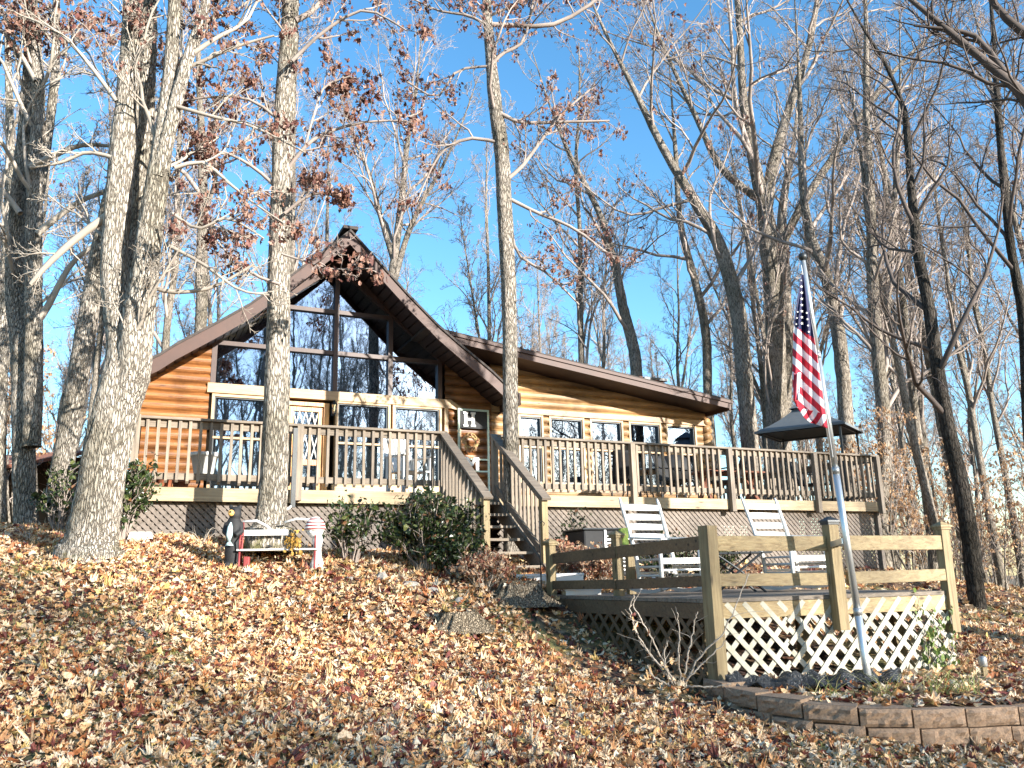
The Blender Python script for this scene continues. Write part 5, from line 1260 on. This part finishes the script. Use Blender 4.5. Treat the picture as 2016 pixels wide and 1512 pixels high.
# ------------------------------------------------------------ shrubs
def shrub(name, loc, rx, ry, h, nst, nleaf, lsize, lm, label, cat='shrub', seed=1, group=None, dense=.5, stemm='twig', ang=.8, oval=True):
    rng = np.random.default_rng(seed); o = empty(name, loc); tag(o, label, cat, group)
    ps, rs, ends = [], [], []
    for i in range(nst):
        a = rng.uniform(0, 6.28); q = rng.uniform(0, 1)**.6; tip = np.array([rx*q*math.cos(a), ry*q*math.sin(a), h*(1-.35*q*q)*rng.uniform(.6, 1)])
        b0 = np.array([rx*.18*math.cos(a), ry*.18*math.sin(a), -.05]); t_ = np.linspace(0, 1, 7)[:, None]
        p = b0+(tip-b0)*t_ + np.array([0,0,.2*h])*np.sin(t_*math.pi)*.4 + rng.normal(0, .03, (7,3))*t_; ps.append(p); rs.append(np.linspace(.012, .004, 7))
    ps, rs = np.array(ps), np.array(rs); l2, r2 = grow(ps, rs, 7, .2, 1, .45, (.4, 1.0), 5, .6, .2, .2, .003, .4, rng)
    crown_mesh('branches', [(ps, rs, 5), (l2, r2, 3)], M_[stemm], o)
    tips = np.concatenate([l2[:, 1:].reshape(-1,3), ps[:, 3:].reshape(-1,3)])
    c = tips[rng.integers(0, len(tips), nleaf)]+rng.normal(0, lsize*.55, (nleaf, 3)); c = c[c[:,2] > .01]
    v, f = leaves(c, lsize, .75, 0 if oval else .6, .5, False, rng); np_mesh('leaves', v, f, lm, o, smooth=False); return o
def gp_(px, py, Y): p = P(px, py, Y); return (p[0], p[1], G(p[0], p[1]))
shrub('rhododendron', gp_(845,1120,10.1), .62, .5, .92, 60, 4600, .062, M_['rhodo'], 'large dark evergreen shrub filling the corner left of the stairs', seed=1)
shrub('rhododendron', gp_(900,1130,9.9), .38, .35, .55, 34, 2000, .058, M_['rhodo'], 'lower evergreen shrub hugging the stair newel post', seed=2)
shrub('rhododendron', gp_(690,1100,10.0), .42, .3, .80, 14, 700, .062, M_['rhodo'], 'loose leggy evergreen shrub right of the white bench', seed=3)
shrub('rhododendron', gp_(232,1060,10.3), .38, .4, 1.05, 30, 1500, .065, M_['rhodo'], 'evergreen shrub between the massive oak and the deck corner', seed=4)
shrub('rhododendron', gp_(118,1040,11.3), .35, .35, 1.0, 16, 600, .065, M_['rhodo'], 'evergreen shrub behind the massive oak on its left', seed=5)
shrub('dry_shrub', gp_(950,1150,9.6), .36, .3, .42, 50, 2000, .045, M_['dryleaf'], 'dry reddish shrub at the foot of the stairs', seed=6, stemm='twig_pale')
for i, (px_, Y, rx, h, lab) in enumerate(((1120,11.4,.35,.45,'dry reddish shrub behind the small left span of rail'),(1180,10.9,.4,.5,'dry reddish shrub in front of the air conditioner'),(1330,11.9,.5,.75,'evergreen shrub behind the nearer rocking chair'),(1400,11.9,.45,.7,'evergreen shrub left of the tall corner post'),(1480,11.5,.35,.4,'dry shrub behind the small dark table'))):
    p = P(px_, 1100, Y); ev = 'evergreen' in lab; shrub('rhododendron' if ev else 'dry_shrub', (p[0], p[1], G(p[0], p[1])), rx, .3, h, 26, 1100, .055, M_['rhodo'] if ev else M_['dryleaf'], lab, seed=20+i, stemm='twig_pale')
p = P(1135, 1060, 12.4); shrub('climber', (p[0], p[1], G(p[0], p[1])), .38, .08, 1.0, 9, 260, .06, M_['rhodo'], 'thin climbing shrub on the skirt lattice right of the stairs', seed=40)
# spiny rose canes in the shade of the platform
t = empty('rose_bush', gp_(1330,1352,7.35)); tag(t, 'leafless pale rose canes arching in front of the shaded platform side', 'rose bush')
tb_ = np.array(t.location); cn = []
for pts in (((1325,1345),(1290,1300),(1255,1250),(1240,1200),(1250,1172)),((1328,1345),(1300,1290),(1270,1235),(1245,1190)),((1330,1345),(1300,1310),(1262,1265),(1245,1225)),((1340,1340),(1336,1290),(1337,1240),(1333,1205)),((1345,1340),(1355,1290),(1365,1240),(1372,1205)),((1350,1345),(1380,1290),(1420,1250),(1450,1190),(1475,1130)),((1345,1345),(1370,1320),(1400,1290),(1430,1262)),((1325,1350),(1312,1320),(1308,1290),(1315,1260)),((1320,1350),(1285,1330),(1275,1310)),((1352,1350),(1400,1352),(1440,1345))):
    q_ = np.array([P(x, y, 7.33-.12*i_/4+RNG.normal(0,.03)) for i_, (x, y) in enumerate(pts)])-tb_; q_, _ = resample(q_, np.ones(len(q_)), 22); q_ += RNG.normal(0, .005, q_.shape); cn.append((q_, np.linspace(.009, .004, 22)))
mb_p = np.array([c[0] for c in cn]); mb_r = np.array([c[1] for c in cn]); l2, r2 = grow(mb_p, mb_r, 16, .1, 1, .06, (.8, 1.5), 3, .4, 0, .1, .002, .3)
l3, r3 = grow(mb_p, mb_r, 3, .3, 1, .35, (.5, 1.0), 6, .5, .1, .2, .002, .4)
crown_mesh('canes', [(mb_p, mb_r, 6), (l2, r2, 3), (l3, r3, 4)], M_['twig_pale'], t)
c = np.repeat(mb_p[:3, :3].reshape(-1,3), 6, 0)+RNG.normal(0,.06,(54,3)); c = np.concatenate([c, mb_p[:2, 14:17].reshape(-1,3)+RNG.normal(0,.03,(6,3))]); v, f = leaves(c, .05, 1.0); np_mesh('leaves', v, f, M_['litter'], t, smooth=False)
# vine on the right lattice corner
t = empty('vine', (PR[0]-.1, PR[1]-.08, G(PR[0], PR[1]))); tag(t, 'green leafy vine climbing the right corner of the white lattice', 'vine')
cn = []
for k in range(6):
    n_ = 20; q_ = np.zeros((n_, 3)); q_[:,0] = -.05+.06*np.cumsum(RNG.normal(0,.35,n_))-.05*k+.05; q_[:,1] = q_[:,0]*.3-.03; q_[:,2] = np.linspace(0, RNG.uniform(.4, .95), n_); cn.append(q_)
cn = np.array(cn); crown_mesh('stems', [(cn, np.full(cn.shape[:2], .004), 4)], M_['twig_pale'], t)
c = cn[:, 2:].reshape(-1,3); c = np.concatenate([c, c[::2]])+RNG.normal(0,.03,(len(c)+len(c[::2]),3)); v, f = leaves(c, .05, 1.1, 0, .4, True); np_mesh('leaves', v, f, M_['vine'], t, smooth=False)

# ------------------------------------------------------------ stumps, rocks, sticks
def stump(loc, r, h, label, seed):
    rng = np.random.default_rng(seed); o = empty('tree_stump', loc); tag(o, label, 'stump'); k = 60; prof = [(1.75,-.25),(1.5,.05),(1.2,.3),(1.0,.65),(.93,.95),(.80,.90),(.5,.72),(.0,.68)]; vs = []
    rag = rng.normal(0, .05, k); rib = np.abs(np.sin(np.arange(k)*.9+rng.normal(0,.4,k)))
    for i, (q_, z) in enumerate(prof):
        for j in range(k):
            a = 2*math.pi*j/k; rr_ = r*q_*(1+((.26*rib[j]+rng.normal(0,.05)) if i < 5 else 0)*(1.4-z)); vs.append((rr_*math.cos(a)*1.25, rr_*math.sin(a), h*(z+(rag[j]*.9+.10*math.cos(a-2) if i in (4,5) else 0))))
    np_mesh('bark', vs, [(i*k+j, i*k+(j+1) % k, (i+1)*k+(j+1) % k, (i+1)*k+j) for i in range(len(prof)-1) for j in range(k)], bark('stump_bark_%d' % seed, (.42,.34,.24), (.03,.02,.014), 3.0, 1.0), o)
stump(gp_(905,1240,8.5), .14, .18, 'weathered low stump with split grain in the middle of the slope', 1)
stump(gp_(1022,1190,9.4), .17, .22, 'shaded stump just left of the platform corner post', 2)
_sc = [np.array(gp_(905,1240,8.5))+[RNG.normal(0,.11), RNG.normal(0,.08), .165] for _ in range(26)]+[np.array(gp_(1022,1190,9.4))+[RNG.normal(0,.11), RNG.normal(0,.08), .18] for _ in range(20)]
v, f = leaves(np.array(_sc), .075, .3); tag(np_mesh('stump_leaves', v, f, M_['litter'], smooth=False), kind='stuff')
def rock(loc, s, label, seed, grp='pale rocks along the shrub bed'):
    rng = np.random.default_rng(seed); mb = MB(); mb.ball((0,0,0), 1, 10); V = np.array(mb.v); d_ = nrm(V)
    for _ in range(7):
        n_ = nrm(rng.normal(size=3)); h_ = rng.uniform(.55, .9); e = np.maximum(V @ n_-h_, 0); V = V-e[:, None]*n_
    V *= 1+.04*np.sin(V[:, :1]*9+V[:, 1:2]*7); V *= np.array(s); o = np_mesh('rock', V, [f_ for f_ in mb.f], M_['rock'], smooth=False, loc=(loc[0], loc[1], loc[2]+s[2]*.0)); o.rotation_euler = (0, 0, rng.uniform(0, 6)); tag(o, label, 'rock', grp)
for i, (px_, py_, Y, s, lab) in enumerate(((752,1142,9.4,(.09,.07,.08),'upright pale rock at the left end of the shrub bed'),(806,1150,9.3,(.13,.08,.05),'flat pale rock in front of the large evergreen'),(850,1155,9.2,(.12,.09,.06),'pale rock between the evergreen and the dry shrub'),(905,1162,9.1,(.06,.05,.05),'small pale rock before the dry shrub'),
    (690,1150,9.3,(.10,.06,.03),'flat stone in the leaves left of the shrub bed'),(190,1112,9.0,(.16,.09,.03),'flat pale stone at the foot of the massive oak'),(298,1096,9.7,(.09,.07,.05),'greenish rock right of the massive oak'),(120,1085,10,(.07,.05,.05),'rock left of the massive oak foot'))):
    rock(gp_(px_, py_, Y), s, lab, 50+i)
def log(px0, py0, px1, py1, Y0, Y1, r, label, m='bark_pale'):
    a, b = np.array(gp_(px0, py0, Y0)), np.array(gp_(px1, py1, Y1)); t = empty('broken_branch', a); tag(t, label, 'branch'); d_ = b-a; pts = [d_*q+np.array([0,0,r*.6+.01])+RNG.normal(0,.004,3) for q in np.linspace(0, 1, 7)]
    v, f = tubes(np.array(pts)[None], np.full((1,7), r)*RNG.uniform(.85,1.15,(1,7)), 10); np_mesh('wood', v, f, M_[m], t)
log(262,1192,300,1215,7.3,6.9,.022,'short dark broken branch lying in the leaves left of centre','bark_grey')
log(40,1256,92,1270,6.2,6.1,.014,'pale stick in the leaves at the far left'); log(410,1510,480,1490,4.6,4.7,.02,'thick pale branch piece at the bottom edge'); log(172,1290,215,1290,6.0,6.0,.013,'short pale stick below the far left stick'); log(280,1140,420,1128,8.6,8.9,.008,'long thin dead twig lying below the oak','bark_grey'); log(800,1440,855,1405,5.2,5.5,.007,'thin bent twig in the leaves near the bottom centre','bark_grey')
# white pail-like lid by the lattice, left
t = empty('splash_block', gp_(275,1070,10.4), .4); tag(t, 'small white splash block at the lattice foot by the oak', 'splash block'); MB().prism([(-.16,-.1,-.05),(.16,-.1,-.05),(.13,-.08,.10),(-.12,-.08,.10)], (0,.2,0)).build('block', M_['white'], t, bevel=.008)
t = empty('garden_hook', gp_(1066,1168,9.95)); tag(t, 'thin black garden hook standing by the platform corner post', 'garden hook'); hz = P(1068,1030,9.95)[2]-t.location.z
MB().tube([(0,0,-.1),(0,0,hz),(.0,.0,hz+.02)], .008, 8).tube([(0,0,hz-.01),(.03,0,hz+.03),(.06,0,hz),(.05,0,hz-.03)], .006, 6).build('rod', M_['black'], t, True)

# ------------------------------------------------------------ bear, bench, garden figure
br = gp_(457,1102,9.35); t = empty('bear_statue', br, .15); tag(t, 'black carved wooden bear with tan muzzle holding a pale fish', 'statue'); hb = P(462,980,9.35)[2]-br[2]
s_ = hb/.78
mb = MB()
mb.ball((0,0,.20*s_), (.085*s_,.08*s_,.26*s_), 10).ball((0,0,.42*s_), (.095*s_,.085*s_,.17*s_), 10).ball((.01*s_,-.01*s_,.60*s_), (.068*s_,.065*s_,.085*s_), 10).ball((-.02*s_,-.06*s_,.60*s_), (.035*s_,.05*s_,.035*s_), 8)
for x in (-.045, .055): mb.ball((x*s_,.01,.68*s_), (.024*s_,.018*s_,.028*s_), 8)
for x in (-.07, .07): mb.tube([(x*s_,-.01,.50*s_), (x*1.25*s_,-.05*s_,.40*s_), (x*.55*s_,-.10*s_,.36*s_)], [.035*s_,.032*s_,.026*s_], 10); mb.ball((x*.8*s_,-.04*s_,.03*s_), (.045*s_,.07*s_,.04*s_), 8)
ob = mb.build('body', M_['black'], t, True); rm = ob.modifiers.new('r','REMESH'); rm.mode = 'VOXEL'; rm.voxel_size = .011; rm.use_smooth_shade = True; sm_ = ob.modifiers.new('s','SMOOTH'); sm_.iterations = 3
MB().ball((-.02*s_,-.100*s_,.605*s_), (.034*s_,.025*s_,.036*s_), 8).build('muzzle', M_['tan'], t, True); MB().ball((-.02*s_,-.128*s_,.615*s_), .010*s_, 6).ball((-.038*s_,-.075*s_,.645*s_), .007*s_, 6).ball((.012*s_,-.078*s_,.645*s_), .007*s_, 6).build('nose_and_eyes', M_['black'], t, True)
mb = MB(); mb.tube([(-.01*s_,-.13*s_,.50*s_),(-.015*s_,-.14*s_,.44*s_),(-.02*s_,-.14*s_,.36*s_),(-.02*s_,-.13*s_,.29*s_)], [.008*s_,.028*s_,.034*s_,.012*s_], 12); mb.prism([(-.06*s_,-.13*s_,.25*s_),(.03*s_,-.13*s_,.25*s_),(-.02*s_,-.13*s_,.31*s_)], (0,.012,0)); mb.build('fish', M_['teal'], t, True)
# bench
bl, brr = P(466,1079,9.25), P(628,1081,9.45); zg = G((bl[0]+brr[0])/2, (bl[1]+brr[1])/2)
t = empty('garden_bench', ((bl[0]+brr[0])/2, (bl[1]+brr[1])/2, zg), math.atan2(brr[1]-bl[1], brr[0]-bl[0])); tag(t, 'small garden bench with white slats and red metal ends in front of the pale oak', 'bench')
Lb = float(np.linalg.norm(brr-bl))/2; zs_ = float((bl[2]+brr[2])/2-zg)
for i in range(3): MB().box(-Lb, Lb, -.02+.09*i, .055+.09*i, zs_-.02, zs_).build('seat_slat', M_['white'], t, bevel=.004)
zb2 = P(500,1048,9.4)[2]-zg; MB().box(-Lb*.9, Lb*.2, .26, .28, zb2-.03, zb2+.035).build('back_slat', M_['white'], t, bevel=.004)
MB().tube([(-Lb*.95,.29,zb2+.13),(-Lb*.6,.29,zb2+.14),(-Lb*.35,.29,zb2+.08),(-Lb*.15,.29,zb2+.0)], .016, 8).tube([(Lb*.1,.29,zb2+.12),(Lb*.4,.29,zb2+.16),(Lb*.8,.29,zb2+.15)], .014, 8).build('back_hoop', M_['white'], t, True)
for x in (-Lb*.93, Lb*.9):
    MB().tube([(x,-.01,-.05),(x,0,zs_-.03)], .012, 8).tube([(x,.24,-.05),(x,.25,zs_),(x,.29,zb2+.14)], .012, 8).tube([(x,-.01,zs_-.02),(x,-.03,zs_+.10),(x,.05,zs_+.15),(x,.27,zs_+.15)], .010, 8).build('end_frame', M_['red'], t, True)
MB().box(-Lb*.85,-Lb*.7,.1,.2,.02,zs_-.08).build('crate', M_['red'], t, bevel=.01)
fl = P(578,1068,9.3); t = empty('flower_bunch', fl); tag(t, 'bunch of yellow flowers lying on the bench beside the figure', 'flowers')
c = RNG.normal(0, .05, (160,3))*[1,.6,1.1]; v, f = leaves(c, .035, 1.3, 0, .6); np_mesh('blooms', v, f, M_['yellow'], t, smooth=False)
p = gp_(624,1106,9.55); t = empty('garden_figure', p); tag(t, 'white garden figure with a round red and white striped cap beside the bench', 'statue'); hf = P(618,1014,9.55)[2]-p[2]; k_ = hf/.62
MB().lathe([(.085*k_,-.05),(.08*k_,.05*k_),(.05*k_,.14*k_),(.045*k_,.25*k_),(.065*k_,.32*k_),(.05*k_,.37*k_),(.03*k_,.39*k_)], (0,0,0), 20).build('body', M_['white'], t, True)
MB().ball((-.03*k_,-.015,.46*k_), (.105*k_,.10*k_,.12*k_), 12).ball((-.06*k_,-.105*k_,.42*k_), (.02*k_,.02*k_,.02*k_), 6).build('head', M_['white'], t, True)
def stripes():
    m, t_, b = newmat('striped_cap'); v = coords(t_); sx_ = t_.nodes.new('ShaderNodeSeparateXYZ'); t_.links.new(v, sx_.inputs[0]); a = N(t_, 'ShaderNodeMath', operation='MULTIPLY'); a.inputs[1].default_value = 26/k_; t_.links.new(sx_.outputs[2], a.inputs[0])
    f = N(t_, 'ShaderNodeMath', operation='FRACT'); t_.links.new(a.outputs[0], f.inputs[0]); r = ramp(t_, [(0,(.8,.78,.74)),(.5,(.26,.045,.04))], f.outputs[0], 'CONSTANT'); t_.links.new(r.outputs[0], b.inputs['Base Color']); return m
mb = MB(); prof = [(.118*k_*math.sin(a), .46*k_+.14*k_*math.cos(a)) for a in np.linspace(1.75, .02, 16)]; mb.lathe(prof, (-.03*k_,-.015,0), 28); mb.build('cap', stripes(), t, True)
# dead twigs over the leaves behind the bear and low brush on the far slope
for i, (px_, py_, Y) in enumerate(((55,1075,10.2),(500,1070,9.8),(400,1065,10.3))):
    rng = np.random.default_rng(70+i); base = np.array(gp_(px_, py_, Y)); t = empty('dead_twigs', base); tag(t, ('bare twigs sprouting from the leaves at the far left','bare twigs at the foot of the pale trunk','arching dead twig beside the carved bear')[i], 'twigs')
    pts = np.array([np.c_[np.linspace(0, rng.normal(0,.25), 8), np.linspace(0, rng.normal(0,.15), 8), .22*np.sin(np.linspace(0, 2.2, 8))*rng.uniform(.6,1.4)] for _ in range(5)]); rs = np.tile(np.linspace(.006,.002,8), (5,1)); l2, r2 = grow(pts, rs, 4, .2, 1, .4, (.4,1.1), 4, .6, .1, .2, .0015); crown_mesh('twigs', [(pts, rs, 5), (l2, r2, 3)], M_['twig_pale'], t)
